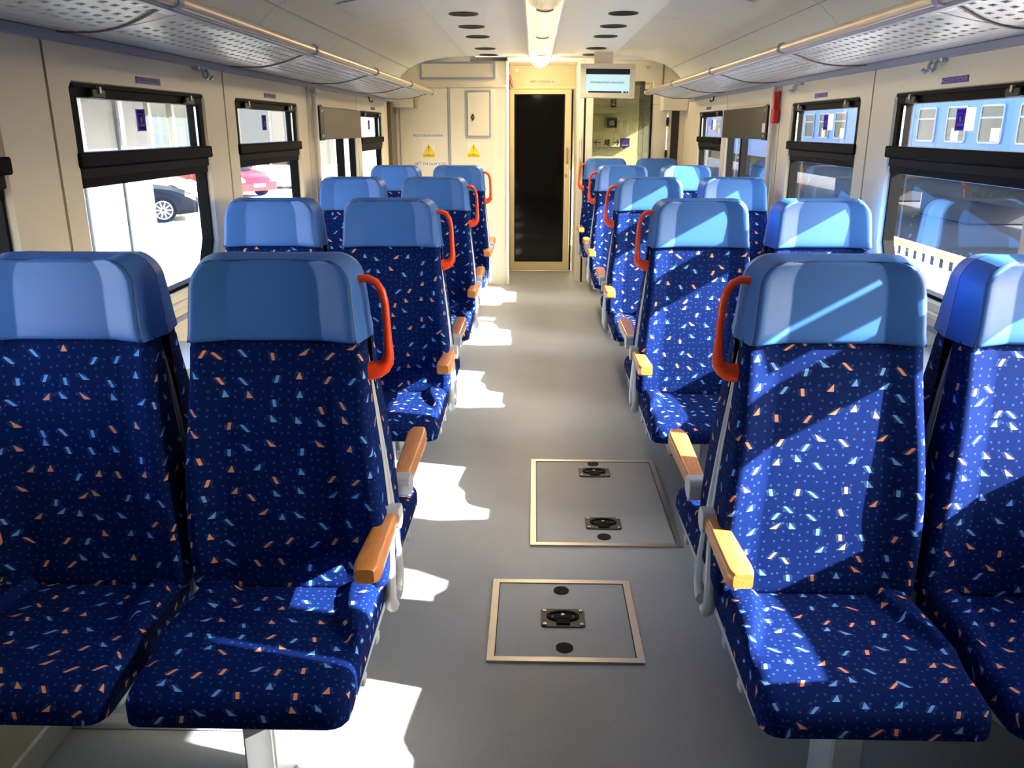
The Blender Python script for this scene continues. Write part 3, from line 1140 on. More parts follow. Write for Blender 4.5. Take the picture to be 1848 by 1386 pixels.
def seat(x, yc, facing, label, aisle):
    """facing -1: towards the viewer; +1: towards the end door."""
    o = empty('train_seat', (x, yc, 0), 0 if facing < 0 else PI)
    tag(o, label, 'seat', 'blue patterned train seats')
    link('cushion', CUSH, o)
    link('backrest', BACK, o)
    hr = link('headrest', HEAD, o)
    link('piping', PIPE, hr)
    link('back_shell', SHELL, o)
    pn = link('seat_pan', PAN, o)
    outer = 1 if x < 0 else -1                # aisle direction in world x
    if not aisle:
        outer = -outer                        # window seats carry their armrest on the wall side
    s = outer if facing < 0 else -outer
    for yy in (-.18, -.34):
        c = link('pan_clip', TOOTH, pn)
        c.location = (s * .219, yy, 0)
    arm, blk, fra, hd = ARMS[s]
    if aisle:
        a = link('armrest', arm, o)
        link('armrest_bracket', blk, a)
        if facing > 0:
            a.location = (0, -.110, .004)
            a.scale = (1, 1.22, 1)
        link('side_frame', fra, o)
        if facing < 0:
            link('grab_handle', hd, o)
    else:
        a = link('armrest', arm, o)
        a.location = (-s * .012, 0, -.02)
    return o


def support(s, yc, facing, label):
    f = empty('seat_support', (s * .657, yc, 0), 0 if facing < 0 else PI)
    tag(f, label, 'seat support', 'grey seat supports')
    obj('pedestal', MB().box(-.036, .036, -.37, -.24, 0.0, .336, .006), 'tube', f, smooth=False)
    obj('foot_plate', MB().box(-.045, .045, -.385, -.225, 0.0, .008, .002), 'tube', f, smooth=False)
    d = (s if facing < 0 else -s)
    obj('cross_beam', MB().box(d * -.20, d * .66, -.33, -.28, .275, .333, .006), 'shell', f, smooth=False)


for s, sd, nrow in ((-1, 'left', 4), (1, 'right', 5)):
    for k in range(nrow):
        for facing in (-1, 1):
            yc = ROW0 + PITCH * k - (.06 if k == 4 else 0) - (0, .010, .036, .030, 0)[k] + (.004 if facing > 0 else 0)
            if k == 4 and facing > 0:
                continue
            fc = 'facing the viewer' if facing < 0 else 'facing the end door'
            rown = '%s row on the %s' % (ordn[k], sd)
            seat(s * XA, yc, facing, 'blue patterned aisle seat with orange handle, %s, %s' % (rown, fc), True)
            seat(s * XW, yc, facing, 'blue patterned window seat, %s, %s' % (rown, fc), False)
            support(s, yc, facing, 'grey pedestal and beam under the seats %s, %s' % (fc, rown))


# ------------------------------------------------------------------ small window tables
def side_table(s, y, label):
    t = empty('window_table', (s * HW, y, .0))
    tag(t, label, 'table', 'small grey window tables')
    pts = [(0.0, -.20), (-s * .22, -.20), (-s * .27, -.15), (-s * .27, .15), (-s * .22, .20), (0.0, .20)]
    obj('table_top', MB().prism(pts, .735, .762, 'Z', bevel=.004), 'tube', t, smooth=False)
    obj('support_arm', MB().prism([(-.012, .735), (.012, .735), (.012, .62), (-.012, .62)], 0, -s * .05, 'X'), 'greytrim', t, smooth=False)


for s, sd in ((-1, 'left'), (1, 'right')):
    for k in range(3):
        side_table(s, ROW0 + PITCH * (k + .5), 'small grey table under the window between %s and %s rows on the %s' % (ordn[k], ordn[k + 1], sd))


# ------------------------------------------------------------------ floor hatches
def hatch(x0, x1, y0, y1, handles, plugs, label):
    h = empty('floor_hatch', (0, 0, 0))
    tag(h, label, 'floor hatch', 'floor hatches in the aisle')
    fw = .022
    obj('frame', MB().ring([(x0, y0), (x1, y0), (x1, y1), (x0, y1)], [(x0 + fw, y0 + fw), (x1 - fw, y0 + fw), (x1 - fw, y1 - fw), (x0 + fw, y1 - fw)], 0, .007, 'Z'), 'steel', h, smooth=False)
    obj('gap', MB().ring([(x0 + fw, y0 + fw), (x1 - fw, y0 + fw), (x1 - fw, y1 - fw), (x0 + fw, y1 - fw)], [(x0 + fw + .003, y0 + fw + .003), (x1 - fw - .003, y0 + fw + .003), (x1 - fw - .003, y1 - fw - .003), (x0 + fw + .003, y1 - fw - .003)], 0, .002, 'Z'), 'rubber', h, smooth=False)
    obj('cover', MB().box(x0 + fw + .003, x1 - fw - .003, y0 + fw + .003, y1 - fw - .003, .0, .0045), 'floor', h, smooth=False)
    for hx, hy in handles:
        g = obj('handle', MB().prism(rounded_rect(hx - .070, hx + .070, hy - .050, hy + .050, .012), .003, .0085, 'Z', bevel=.002), 'black', h, smooth=False)
        ov = [(hx + .052 * math.cos(a), hy + .008 + .030 * math.sin(a)) for a in [2 * PI * k / 28 for k in range(28)]]
        ov2 = [(hx + .042 * math.cos(a), hy + .008 + .021 * math.sin(a)) for a in [2 * PI * k / 28 for k in range(28)]]
        obj('grip_ring', MB().ring(ov, ov2, .0085, .0125, 'Z'), 'blackmetal', g)
        obj('grip_hinge', MB().box(hx - .022, hx + .022, hy - .040, hy - .020, .0085, .0125, .002), 'blackmetal', g, smooth=False)
        obj('grip_plate', MB().box(hx - .030, hx + .030, hy - .006, hy + .022, .0085, .0105, .002), 'rubber', g, smooth=False)
        for ax, ay in ((-.058, -.038), (.058, -.038), (-.058, .038), (.058, .038), (0, .015)):
            obj('screw', MB().ring([(hx + ax + .0055 * math.cos(a), hy + ay + .0055 * math.sin(a)) for a in [2 * PI * k / 14 for k in range(14)]],
                                   [(hx + ax + .0025 * math.cos(a), hy + ay + .0025 * math.sin(a)) for a in [2 * PI * k / 14 for k in range(14)]], .0085, .0115, 'Z'), 'alu', g)
    for px, py in plugs:
        obj('plug', MB().cyl((px, py, .003), 'Z', .026, .0035, 28), 'rubber', h)


hatch(-.176, .290, 2.107, 2.572, [(.056, 2.335)], [(.056, 2.504), (.056, 2.178)], 'smaller steel-rimmed floor hatch with a single black lift handle')
hatch(-.050, .522, 2.824, 3.672, [(.236, 3.522), (.237, 3.008)], [(.238, 3.625), (.232, 2.897)], 'larger steel-rimmed floor hatch with two black lift handles')

# thin cover strip under the first left seats
tag(obj('trim_3', MB().box(-1.24, -.76, 1.795, 1.835, 0, .022, .004), 'shell', smooth=False), kind='structure')

# ------------------------------------------------------------------ left end: equipment cabinet
cab = empty('equipment_cabinet', (-.86, Y_CAB, 0))
tag(cab, 'cream electrical cabinet wall with warning stickers beside the end door', 'cabinet')
cab_inv = Matrix.Translation((.86, -Y_CAB, 0))


def C(name, mb, mat, par=None, smooth=False):
    o = obj(name, mb, mat, par or cab, smooth)
    if par is None:
        o.matrix_parent_inverse = cab_inv
    return o


C('body', MB().box(-1.395, -.307, Y_CAB, Y_DOOR - .01, 0, 2.098), 'wall')
yf = Y_CAB
C('edge_post', MB().box(-.318, -.290, yf - .012, yf + .03, 0, 2.105, .005), 'white')
C('door_panel', MB().box(-1.33, -.872, yf - .008, yf, .08, 1.862, .003), 'wall')
C('door_panel', MB().box(-.848, -.420, yf - .008, yf, .08, 1.862, .003), 'wall')
C('strip', MB().box(-.869, -.851, yf - .014, yf, .05, 1.875, .003), 'greytrim')
C('strip', MB().box(-1.39, -.31, yf - .012, yf, 1.868, 1.886, .003), 'wall_lower')
tp = C('vent_panel', MB().box(-1.11, -.43, yf - .010, yf, 1.955, 2.080, .003), 'wall')
C('vent_panel_rim', MB().ring([(-1.125, 1.940), (-.415, 1.940), (-.415, 2.095), (-1.125, 2.095)], [(-1.105, 1.958), (-.435, 1.958), (-.435, 2.077), (-1.105, 2.077)], yf - .014, yf, 'Y'), 'greytrim')
C('corner_box', MB().box(-1.39, -1.17, yf - .16, yf, 1.69, 1.80, .004), 'wall')
C('corner_box_edge', MB().box(-1.172, -1.160, yf - .16, yf, 1.685, 1.803), 'seam')
sd_ = C('small_door', MB().box(-.680, -.478, yf - .020, yf - .008, 1.432, 1.825, .003), 'wall')
C('small_door_rim', MB().ring([(-.700, 1.412), (-.460, 1.412), (-.460, 1.845), (-.700, 1.845)], [(-.684, 1.428), (-.476, 1.428), (-.476, 1.829), (-.684, 1.829)], yf - .018, yf - .006, 'Y'), 'greytrim')
lk = C('lock', MB().prism([(-.650, 1.60), (-.632, 1.634), (-.614, 1.60), (-.632, 1.566)], yf - .030, yf - .020, 'Y'), 'black', sd_)
C('lock_pin', MB().cyl((-.632, yf - .034, 1.60), 'Y', .007, .006, 12), 'alu', sd_)
C('side_strip', MB().box(-1.398, -1.365, yf - .30, yf, 0, 1.735), 'board')
RF = (PI / 2, 0, 0)


def C_text(name, body, size, x, z, mat, y=yf - .0095, sx=1.0, par=None):
    o = text(name, body, size, (x, y, z), RF, mat, par or cab, sx=sx)
    if par is None:
        o.matrix_parent_inverse = cab_inv
    return o


for x, z, w_, h_, tx, ts_ in ((-1.062, 1.434, .26, .040, 'ROZVODNÁ SKRIŇA', .030), (-1.045, 1.172, .34, .052, 'SIEŤ TN 2x24 V DC', .038)):
    p = C('name_sticker', MB().box(x - w_ / 2, x + w_ / 2, yf - .0092, yf - .008, z - h_ / 2, z + h_ / 2), 'paper')
    t_ = text('sticker_text', tx, ts_, (x, yf - .0096, z), RF, 'inkblue', p)
for x in (-1.060, -.628):
    z = 1.300
    p = C('warning_sticker', MB().box(x - .060, x + .060, yf - .0092, yf - .008, z - .070, z + .070), 'paper')
    p['label'] = 'yellow triangle warning sticker with black exclamation mark'
    C('triangle', MB().prism([(x - .048, z - .022), (x + .048, z - .022), (x, z + .066)], yf - .0100, yf - .0090, 'Y'), 'yellow', p)
    C('legend', MB().box(x - .058, x + .058, yf - .0100, yf - .0090, z - .068, z - .024), 'yellow', p)
    text('exclamation_mark', '!', .062, (x, yf - .0106, z + .012), RF, 'ink', p)
    text('legend_text', 'POZOR\nELEKTRICKÉ ZARIADENIE', .0125, (x, yf - .0106, z - .046), RF, 'ink', p, sx=.75)

# ------------------------------------------------------------------ end wall with the sliding door
ew = empty('wall_front')
tag(ew, 'cream end wall around the sliding door', kind='structure')
obj('header_panel', MB().box(-.305, 1.42, Y_DOOR - .02, Y_DOOR + .05, 1.925, 2.12), 'doorframe', ew, smooth=False)
obj('header_lip', MB().box(-.305, .40, Y_DOOR - .05, Y_DOOR + .05, 1.888, 1.928, .004), 'doorframe', ew, smooth=False)
obj('side_panel', MB().box(-1.40, -.30, Y_DOOR, Y_DOOR + .05, 0, 2.2), 'wall', ew, smooth=False)
for bx, bz in ((-.231, 2.070), (.295, 2.066)):
    obj('bolt', MB().cyl((bx, Y_DOOR - .028, bz), 'Y', .016, .010, 16), 'alu', ew)
lb = obj('seat_count_label', MB().box(-.165, .230, Y_DOOR - .022, Y_DOOR - .0195, 1.946, 1.974), 'cream_plastic', ew, smooth=False)
text('label_text', 'MIEST K SEDENIU 61', .028, (.03, Y_DOOR - .0225, 1.960), RF, 'ink', lb)
emh = empty('emergency_lever', (-.292, Y_DOOR - .5, 1.93))
tag(emh, 'small red emergency lever beside the top of the end door', 'handle')
obj('lever', MB().tube([(0, 0, .07), (.008, -.01, .03), (.022, -.012, -.02), (.026, -.012, -.05)], [.010, .014, .011, .008], 8), 'red', emh)
obj('mount', MB().box(-.012, .006, -.02, .02, -.06, .02, .002), 'black', emh, smooth=False)

dr = empty('door_1', (.01, Y_DOOR - .02, 0))
tag(dr, 'cream framed sliding end door with a tall dark glass pane', kind='structure')
dinv = Matrix.Translation((-.01, -Y_DOOR + .02, 0))


def D(name, mb, mat, par=None, smooth=False):
    o = obj(name, mb, mat, par or dr, smooth)
    if par is None:
        o.matrix_parent_inverse = dinv
    return o


yd = Y_DOOR - .03
D('door_leaf', MB().ring([(-.315, .012), (.335, .012), (.335, 1.885), (-.315, 1.885)], [(-.256, .105), (.268, .105), (.268, 1.838), (-.256, 1.838)], yd, yd + .04, 'Y'), 'doorframe')
D('glass_seal', MB().ring([(-.258, .103), (.270, .103), (.270, 1.840), (-.258, 1.840)], [(-.246, .115), (.258, .115), (.258, 1.828), (-.246, 1.828)], yd - .003, yd + .01, 'Y'), 'rubber')
D('pane', MB().box(-.25, .262, yd + .012, yd + .02, .11, 1.832), 'doorglass')
D('edge_seal', MB().box(.338, .356, yd - .01, yd + .03, 0.01, 1.885), 'rubber')
D('edge_seal', MB().box(-.318, -.305, yd - .015, yd + .03, 0.01, 1.885), 'rubber')
D('lock_cylinder', MB().cyl((.292, yd - .012, 1.02), 'Y', .013, .014, 14), 'steel')
D('pull', MB().tube([(.300, yd - .004, 1.30), (.300, yd - .022, 1.28), (.300, yd - .022, 1.17), (.300, yd - .004, 1.15)], .008, 8), 'steel')
D('threshold', MB().box(-.32, .36, yd - .06, yd + .04, 0, .012, .003), 'alu')

# ------------------------------------------------------------------ right end: glass partition and vestibule
pt_ = empty('glass_partition', (.9, Y_GLASS, 0))
tag(pt_, 'cream framed glass partition behind the fifth right row', 'partition')
pinv = Matrix.Translation((-.9, -Y_GLASS, 0))


def G(name, mb, mat, par=None, smooth=False):
    o = obj(name, mb, mat, par or pt_, smooth)
    if par is None:
        o.matrix_parent_inverse = pinv
    return o


yg = Y_GLASS
G('door_post', MB().box(.372, .432, yg - .02, yg + .65, 0, 2.11, .004), 'wall')
G('post_seal', MB().box(.434, .446, yg - .022, yg + .03, 0, 1.96), 'rubber')
G('frame_post', MB().box(.448, .520, yg - .02, yg + .03, 0, 1.96, .004), 'wall')
G('pane', MB().box(.520, .965, yg, yg + .006, .30, 1.93), 'glass2')
G('lower_panel', MB().box(.520, .965, yg - .01, yg + .02, 0, .30), 'wall')
G('frame_post', MB().box(.965, 1.010, yg - .01, yg + .03, 0, 1.96), 'glass_grey')
G('pane', MB().box(1.010, 1.075, yg, yg + .006, .1, 1.86), 'glass_grey')
G('post_seal', MB().box(1.075, 1.088, yg - .02, yg + .03, 0, 1.86), 'rubber')
G('top_rail', MB().box(.435, 1.40, yg - .02, yg + .05, 1.93, 2.115, .004), 'wall')
G('grab_bar', MB().tube([(.400, yg - .022, 1.40), (.400, yg - .05, 1.38), (.400, yg - .05, 1.08), (.400, yg - .022, 1.06)], .009, 8), 'alu')
G('side_panel', MB().box(1.088, 1.235, yg - .015, yg + .03, 0, 1.72, .004), 'wall')
G('side_panel', MB().box(1.088, 1.40, yg - .02, yg + .05, 1.72, 1.935, .004), 'wall')
hd_ = G('cupboard_door', MB().box(1.240, 1.40, yg - .04, yg + .01, 0, 1.70, .004), 'wall')
G('dark_pane', MB().box(1.272, 1.345, yg - .046, yg - .038, .75, 1.66), 'boarddark')
G('lock', MB().prism([(1.235 + .014 * math.cos(a), 1.56 + .045 * math.sin(a)) for a in [2 * PI * k / 16 for k in range(16)]], yg - .052, yg - .040, 'Y'), 'black', hd_)
G('lock', MB().prism([(1.232 + .012 * math.cos(a), 1.26 + .04 * math.sin(a)) for a in [2 * PI * k / 16 for k in range(16)]], yg - .052, yg - .040, 'Y'), 'black', hd_)
G('corner_box', MB().box(1.16, 1.395, yg - .20, yg - .02, 1.66, 1.80, .004), 'wall')
G('corner_box_upper', MB().prism([(1.18, 1.82), (1.40, 1.82), (1.40, 1.97), (1.36, 2.05), (1.28, 2.10), (1.18, 2.11)], yg - .04, yg - .02, 'Y'), 'wall')
G('corner_box_edge', MB().box(1.168, 1.180, yg - .045, yg - .02, 1.80, 2.11), 'seam')
G('bolt', MB().cyl((1.03, yg - .032, 2.055), 'Y', .015, .012, 14), 'alu')

vw = empty('wall_vestibule')
tag(vw, 'olive shaded vestibule wall behind the glass partition', kind='structure')
obj('back_panel', MB().box(-.4, 1.42, Y_END, Y_END + .05, 0, 2.2), 'wall', vw, smooth=False)
obj('upper_panel', MB().box(.55, 1.22, Y_END - .04, Y_END, 1.66, 2.10, .004), 'wall', vw, smooth=False)


def sign(name, x, z, w_, h_, mat, label):
    o = obj(name, MB().box(x - w_ / 2, x + w_ / 2, Y_END - .046, Y_END - .041 + (.041 if z < 1.62 else 0), z - h_ / 2, z + h_ / 2), mat, None, smooth=False)
    tag(o, label, 'sign')
    return o


ys_ = Y_END - .0465
g2 = sign('class_sign', .832, 1.780, .062, .115, 'ink', 'black class sign with a white number 2 behind the partition')
text('number', '2', .12, (.832, ys_, 1.780), RF, 'stickerwhite', g2, sx=.8)
g3 = sign('camera_sign', .826, 1.558, .105, .105, 'navysign', 'dark blue camera surveillance sign behind the partition glass')
obj('camera_print', MB().prism([(.826 + .034 * math.cos(a) * (1 if math.cos(a) < .3 else .8), 1.558 + .026 * math.sin(a)) for a in [2 * PI * k / 20 for k in range(20)]], ys_, ys_ + .002, 'Y'), 'stickerwhite', g3, smooth=False)
text('print_letters', 'CD', .040, (.826, ys_ - .001, 1.558), RF, 'navysign', g3)
ex_ = sign('exit_sign', .770, 1.345, .30, .090, 'wall_lower', 'pale exit sign with green running figure and two arrows')
for d in (-1, 1):
    cx = .770 + d * .10
    obj('arrow', MB().prism([(cx + d * .045, 1.345), (cx + d * .018, 1.378), (cx + d * .010, 1.370), (cx + d * .026, 1.350), (cx - d * .035, 1.350), (cx - d * .035, 1.340), (cx + d * .026, 1.340), (cx + d * .010, 1.320), (cx + d * .018, 1.312)], ys_, ys_ + .002, 'Y'), 'green', ex_, smooth=False)
obj('running_figure', MB().prism([(.735, 1.312), (.748, 1.316), (.756, 1.338), (.768, 1.318), (.774, 1.322), (.766, 1.350), (.772, 1.372), (.760, 1.384), (.752, 1.366), (.738, 1.356), (.742, 1.350), (.752, 1.352)], ys_, ys_ + .002, 'Y'), 'green', ex_, smooth=False)
obj('door_print', MB().box(.778, .802, ys_, ys_ + .002, 1.308, 1.384), 'green', ex_, smooth=False)
g4 = sign('information_sign', .980, 1.345, .095, .095, 'stickerblue', 'violet square information sign next to the exit arrows')
obj('print_lines', MB().box(.945, 1.015, ys_, ys_ + .002, 1.312, 1.322), 'lilac', g4, smooth=False)
text('print_letter', 'i', .055, (.965, ys_ - .0005, 1.350), RF, 'lilac', g4)

# ------------------------------------------------------------------ passenger information screen
sc = empty('information_screen', (.575, 7.62, 1.89))
tag(sc, 'cream framed passenger information screen hanging from the ceiling', 'screen')
sc.rotation_euler = (math.radians(-4), math.radians(1.0), math.radians(-3))
obj('casing', MB().box(-.235, .235, 0, .06, -.138, .138, .006), 'cream_plastic', sc, smooth=False)
obj('bezel', MB().ring([(-.233, -.136), (.233, -.136), (.233, .136), (-.233, .136)], [(-.185, -.100), (.188, -.100), (.188, .095), (-.185, .095)], -.008, 0, 'Y'), 'cream_plastic', sc, smooth=False)
dp = obj('display', MB().box(-.186, .189, -.003, .0, -.101, .096), 'screen', sc, smooth=False)
obj('title_bar', MB().box(-.186, .189, -.0042, -.003, .050, .096), 'screendark', dp, smooth=False)
obj('footer_bar', MB().box(-.160, .125, -.0042, -.003, -.099, -.086), 'screendark', dp, smooth=False)
obj('footer_icon', MB().box(.140, .160, -.0042, -.003, -.099, -.086), 'screendark', dp, smooth=False)
obj('footer_icon', MB().box(.166, .182, -.0042, -.003, -.099, -.086), 'screendark', dp, smooth=False)
text('screen_text', 'Klub železničných cestovateľov', .0262, (.0, -.0046, -.014), RF, 'ink', dp, sx=.87)
for x, z in ((-.212, .108), (.212, .108), (-.212, -.118), (.212, -.118)):
    obj('screw', MB().cyl((x, -.011, z), 'Y', .006, .004, 12), 'steel', sc)
obj('hanger', MB().box(-.12, .04, .035, .055, .136, .238, .003), 'cream_plastic', sc, smooth=False)


# ------------------------------------------------------------------ boards over the fixed windows, hammer
def display_board(s, mat, label):
    b = empty('display_board', (s * (HW - .02), 6.0, 1.53))
    tag(b, label, 'board')
    ya, yb = -.62, .62
    obj('panel', MB().box(-.012, .016, ya, yb, -.098, .098, .004), mat, b, smooth=False)
    e0 = ya - .02
    ep = obj('end_plate', MB().box(-.018, .018, e0, e0 + .10, -.102, .102, .003), 'black', b, smooth=False)
    for z in (-.075, .075):
        obj('screw', MB().cyl((-s * .022, e0 + .05, z), 'X', .008, .044 if s > 0 else .044, 10) if False else MB().box(-s * .018 - .003, -s * .018 + .003, e0 + .042, e0 + .058, z - .008, z + .008, .002), 'alu', ep, smooth=False)
    if s > 0:
        obj('paper_label', MB().box(-.0195, -.018, e0 + .02, e0 + .085, -.055, .0), 'white', ep, smooth=False)
    obj('top_bracket', MB().box(-.010, .016, ya + .05, ya + .5, .098, .112, .002), 'cream_plastic', b, smooth=False)


display_board(-1, 'board', 'brown grey display board over the fixed window of the left wall')
display_board(1, 'boarddark', 'near black display board with paper tag over the right fixed window')
hm = empty('emergency_hammer', (HW - .012, 5.24, 1.62))
tag(hm, 'red emergency hammer in a holder on the right wall pillar', 'hammer')
obj('handle', MB().prism([(-.012, -.02), (.012, -.02), (.016, .062), (.026, .085), (-.020, .085), (-.012, .062)], -.026, .006, 'X', bevel=.004), 'red', hm, smooth=False)
obj('holder', MB().box(-.030, .010, -.030, .030, -.092, -.01, .006), 'red', hm, smooth=False)
obj('wire_seal', MB().tube([(0, 0, .085), (-.004, .004, .105), (0, 0, .12)], .003, 6), 'steel', hm)
for s in (-1, 1):
    sd = 'left' if s < 0 else 'right'
    pp = obj('grab_pole', MB().tube([(s * 1.375, 5.29, z) for z in (.96, 1.735)], .017, 14), 'white')
    tag(pp, 'white vertical grab pole against the %s wall by the fixed window' % sd, 'pole')

# ------------------------------------------------------------------ outdoors, left: street with cars and buildings
tag(obj('ground_street', MB().box(-60, -1.75, -30, 110, -1.0, -.9), 'pavement', smooth=False), 'sunlit pale pavement beside the train', kind='structure')
kiosk = empty('station_building', (-6.3, 11.7, -.9))
tag(kiosk, 'white plastered station building with overhanging roof beside the left windows', 'building')
kinv = Matrix.Translation((6.3, -11.7, .9))


def K(name, mb, mat, par=None):
    o = obj(name, mb, mat, par or kiosk, smooth=False)
    if par is None:
        o.matrix_parent_inverse = kinv
    return o


K('wall', MB().box(-7.2, -6.0, 5.0, 13.25, -.9, 3.4), 'plaster')
K('roof', MB().box(-7.6, -3.9, 4.0, 13.6, 2.50, 2.62, .02), 'greywall')
K('fascia', MB().box(-3.98, -3.9, 4.0, 13.6, 2.40, 2.64), 'coachframe')
for y in (8.2, 10.1):
    wd = K('window', MB().box(-6.02, -5.98, y, y + .9, .9, 2.1), 'coachframe')
    K('pane', MB().box(-5.985, -5.97, y + .06, y + .84, .96, 2.04), 'outglass', wd)
K('downpipe', MB().tube([(-5.93, 12.3, -.9), (-5.93, 12.3, 2.5)], .05, 10), 'coachframe')
K('downpipe', MB().tube([(-5.93, 11.2, -.9), (-5.93, 11.2, 2.5)], .04, 10), 'coachframe')

off_ = empty('street_building', (-20, 50, -.9))
tag(off_, 'long beige office building with tall glazed bays across the street', 'building')
oinv = Matrix.Translation((20, -50, .9))


def Of(name, mb, mat, par=None):
    o = obj(name, mb, mat, par or off_, smooth=False)
    if par is None:
        o.matrix_parent_inverse = oinv
    return o


Of('wall', MB().box(-26, -18.5, 18, 52, -.9, 11), 'beigewall')
Of('wing', MB().box(-30, -15.5, 54, 100, -.9, 12), 'greywall')
Of('wing', MB().box(-18.5, -14, 60.0, 100, -.9, 9), 'plaster')
Of('porch_roof', MB().box(-18.5, -15.6, 22, 50, 3.6, 3.9), 'greywall')
for k in range(12):
    y = 19.5 + k * 2.7
    Of('pilaster', MB().box(-18.5, -18.25, y - .16, y + .16, -.9, 9), 'plaster')
    for z in (.2, 3.9):
        wd = Of('window', MB().box(-18.52, -18.44, y + .35, y + 2.3, z, z + 2.6), 'coachframe')
        Of('pane', MB().box(-18.45, -18.40, y + .43, y + 2.22, z + .08, z + 2.52), 'outglass', wd)


def car(name, label, loc, rz, paint, L=4.6, H=1.44):
    c = empty(name, loc, rz)
    tag(c, label, 'car')
    k = L / 4.6
    low = [(-2.25, .28), (-2.30, .55), (-2.22, .86), (-1.95, .96), (-.9, .99), (.80, .96), (1.65, .84), (2.12, .68), (2.30, .50), (2.28, .24), (1.83, .20), (-1.8, .20)]
    mb = MB()
    mb.prism([(x * k, z) for x, z in low], -.88, .88, 'Y', bevel=.07)
    obj('body', mb, paint, c)
    gh = [(-1.95, .93), (-1.35, H - .08), (-.60, H), (.10, H - .02), (.62, H - .16), (1.18, .93)]
    mb = MB()
    mb.prism([(x * k, z) for x, z in gh], -.70, .70, 'Y', bevel=.10)
    obj('cabin_glass', mb, 'carglass', c)
    mb = MB()
    mb.prism([(x * k, z) for x, z in [(-1.35, H - .06), (-.60, H + .015), (.12, H - .005), (.50, H - .10), (.1, H - .04), (-.6, H - .03)]], -.66, .66, 'Y')
    obj('roof', mb, paint, c)
    for x in (-.25, -1.25):
        for s_ in (-1, 1):
            obj('window_pillar', MB().prism([(x * k - .04, .95), (x * k + .04, .95), (x * k + .02, H - .05), (x * k - .06, H - .05)], s_ * .70, s_ * .735, 'Y'), paint, c, smooth=False)
    for x in (-1.38 * k, 1.40 * k):
        for s_ in (-1, 1):
            w = obj('wheel', MB().cyl((x, s_ * .72, .33), 'Y', .33, s_ * .19, 28), 'tyre', c)
            obj('rim_dish', MB().cyl((x, s_ * .912, .33), 'Y', .235, s_ * .004, 28), 'carglass', w)
            obj('rim_edge', MB().ring([(x + .245 * math.cos(a), .33 + .245 * math.sin(a)) for a in [2 * PI * i / 28 for i in range(28)]], [(x + .215 * math.cos(a), .33 + .215 * math.sin(a)) for a in [2 * PI * i / 28 for i in range(28)]], s_ * .912, s_ * .925, 'Y'), 'rimalloy', w)
            for i in range(10):
                a = 2 * PI * i / 10
                ca, sa = math.cos(a), math.sin(a)
                q = [(.03, -.022), (.22, -.016), (.22, .016), (.03, .022)]
                obj('spoke', MB().prism([(x + u * ca - v * sa, .33 + u * sa + v * ca) for u, v in q], s_ * .914, s_ * .922, 'Y'), 'rimalloy', w, smooth=False)
    for s_ in (-1, 1):
        obj('headlight', MB().prism([(1.95 * k, .64), (2.24 * k, .56), (2.22 * k, .66), (1.98 * k, .75)], s_ * .60, s_ * .87, 'Y', bevel=.02), 'white', c)
        obj('door_handle', MB().box(-.62 * k, -.45 * k, s_ * .875, s_ * .895, .80, .825, .005), paint, c, smooth=False)
        obj('mirror', MB().box(.68 * k, .86 * k, s_ * .78, s_ * 1.0, .95, 1.08, .03), paint, c, smooth=False)
    obj('number_plate', MB().box(2.285 * k, 2.30 * k, -.26, .26, .38, .49), 'white', c, smooth=False)
    return c


car('parked_car', 'dark navy parked car with multi-spoke alloy wheel seen through the left window', (-11.5, 22.6, -.9), math.radians(22), 'carnavy')
car('parked_car', 'red parked car seen through the second left window', (-11.85, 31.85, -.9), math.radians(-29), 'carred', 4.3, 1.42)
car('parked_car', 'white parked car behind the red car', (-10.7, 36.0, -.9), math.radians(5), 'carwhite', 4.5, 1.50)

car('parked_car', 'silver parked car behind the dark navy car', (-13.3, 27.6, -.9), math.radians(21), 'carwhite', 4.4, 1.46)

# ------------------------------------------------------------------ outdoors, right: fence, tracks and blue coach
tag(obj('ground_tracks', MB().box(1.9, 60, -30, 110, -1.3, -1.15), 'ballast', smooth=False), 'brown ballast of the tracks beside the train', kind='structure')
tag(obj('platform_slab', MB().box(2.3, 6.4, -5, 70, -1.15, -.62), 'platform', smooth=False), 'pale concrete platform strip beyond the right windows', kind='structure')
fence = empty('platform_fence', (4.0, 10, -.62))
tag(fence, 'white picket fence with brown top rail on the platform outside', 'fence')
finv = Matrix.Translation((-4.0, -10, .62))


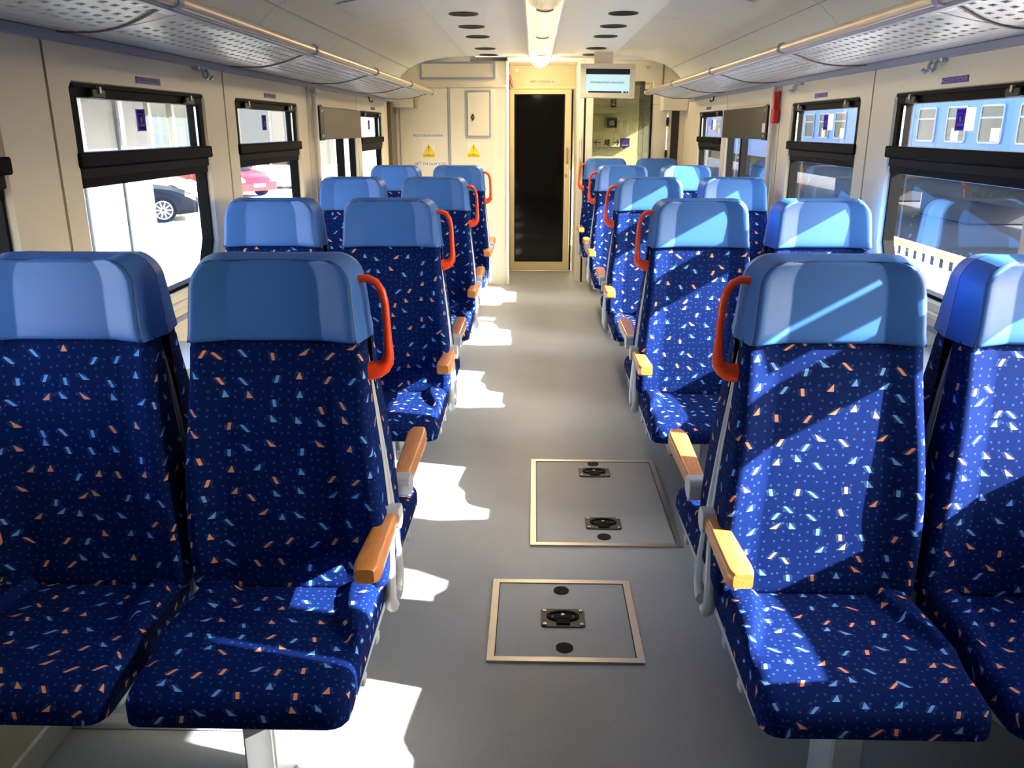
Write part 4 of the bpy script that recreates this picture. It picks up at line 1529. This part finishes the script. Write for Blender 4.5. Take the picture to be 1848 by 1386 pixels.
def Fn(name, mb, mat):
    o = mb if isinstance(mb, bpy.types.Object) else obj(name, mb, mat, fence, smooth=False)
    o.matrix_parent_inverse = finv
    return o


Fn('top_rail', MB().box(3.95, 4.05, 2, 22, .27, .33, .01), 'fencebrown')
Fn('lower_rail', MB().box(3.97, 4.03, 2, 22, -.50, -.45, .01), 'white')
pick = mk('picket', MB().box(-.012, .012, -.035, .035, -.62, .27), 'white', False)
for k in range(100):
    o = link('picket', pick, fence, (4.0, 2.1 + k * .2, 0))
    o.matrix_parent_inverse = finv

coach = empty('passenger_coach', (13.4, 30, -1.15))
tag(coach, 'blue railway coach with pale framed windows on the neighbouring track', 'railway coach')
cinv = Matrix.Translation((-13.4, -30, 1.15))


def Co(name, mb, mat, par=None, smooth=False):
    o = obj(name, mb, mat, par or coach, smooth)
    if par is None:
        o.matrix_parent_inverse = cinv
    return o


Co('body', MB().box(12.0, 14.8, 6, 62, .05, 2.45), 'coachblue')
rp = [(12.0, 2.45)] + [(13.4 - 1.4 * math.cos(PI * k / 16), 2.45 + .62 * math.sin(PI * k / 16)) for k in range(1, 16)] + [(14.8, 2.45)]
Co('roof', MB().prism(rp, 6, 62, 'Y'), 'greywall')
Co('underframe', MB().box(12.25, 14.55, 6.4, 61.6, -.45, .05), 'coachdark')
for y in (9.0, 26.0, 34.0, 51.0):
    Co('bogie', MB().box(12.3, 14.5, y - 1.6, y + 1.6, -1.15, -.4, .05), 'coachdark')
for k in range(27):
    y = 8.2 + 1.9 * k
    if 30.2 < y < 33:
        continue
    wd = Co('window', MB().ring(rounded_rect(y - .60, y + .60, 1.10, 2.10, .09), rounded_rect(y - .55, y + .55, 1.15, 2.05, .06), 11.965, 12.02, 'X'), 'coachframe')
    Co('transom', MB().box(11.97, 12.01, y - .55, y + .55, 1.74, 1.79), 'coachframe', wd)
    Co('pane', MB().box(11.985, 12.005, y - .55, y + .55, 1.15, 2.05), 'coachglass', wd)
    if k % 3 != 1:
        Co('curtain', MB().box(11.980, 11.99, y - .50 + .3 * (k % 2), y - .05 + .3 * (k % 2), 1.16, 1.5), 'curtain', wd)
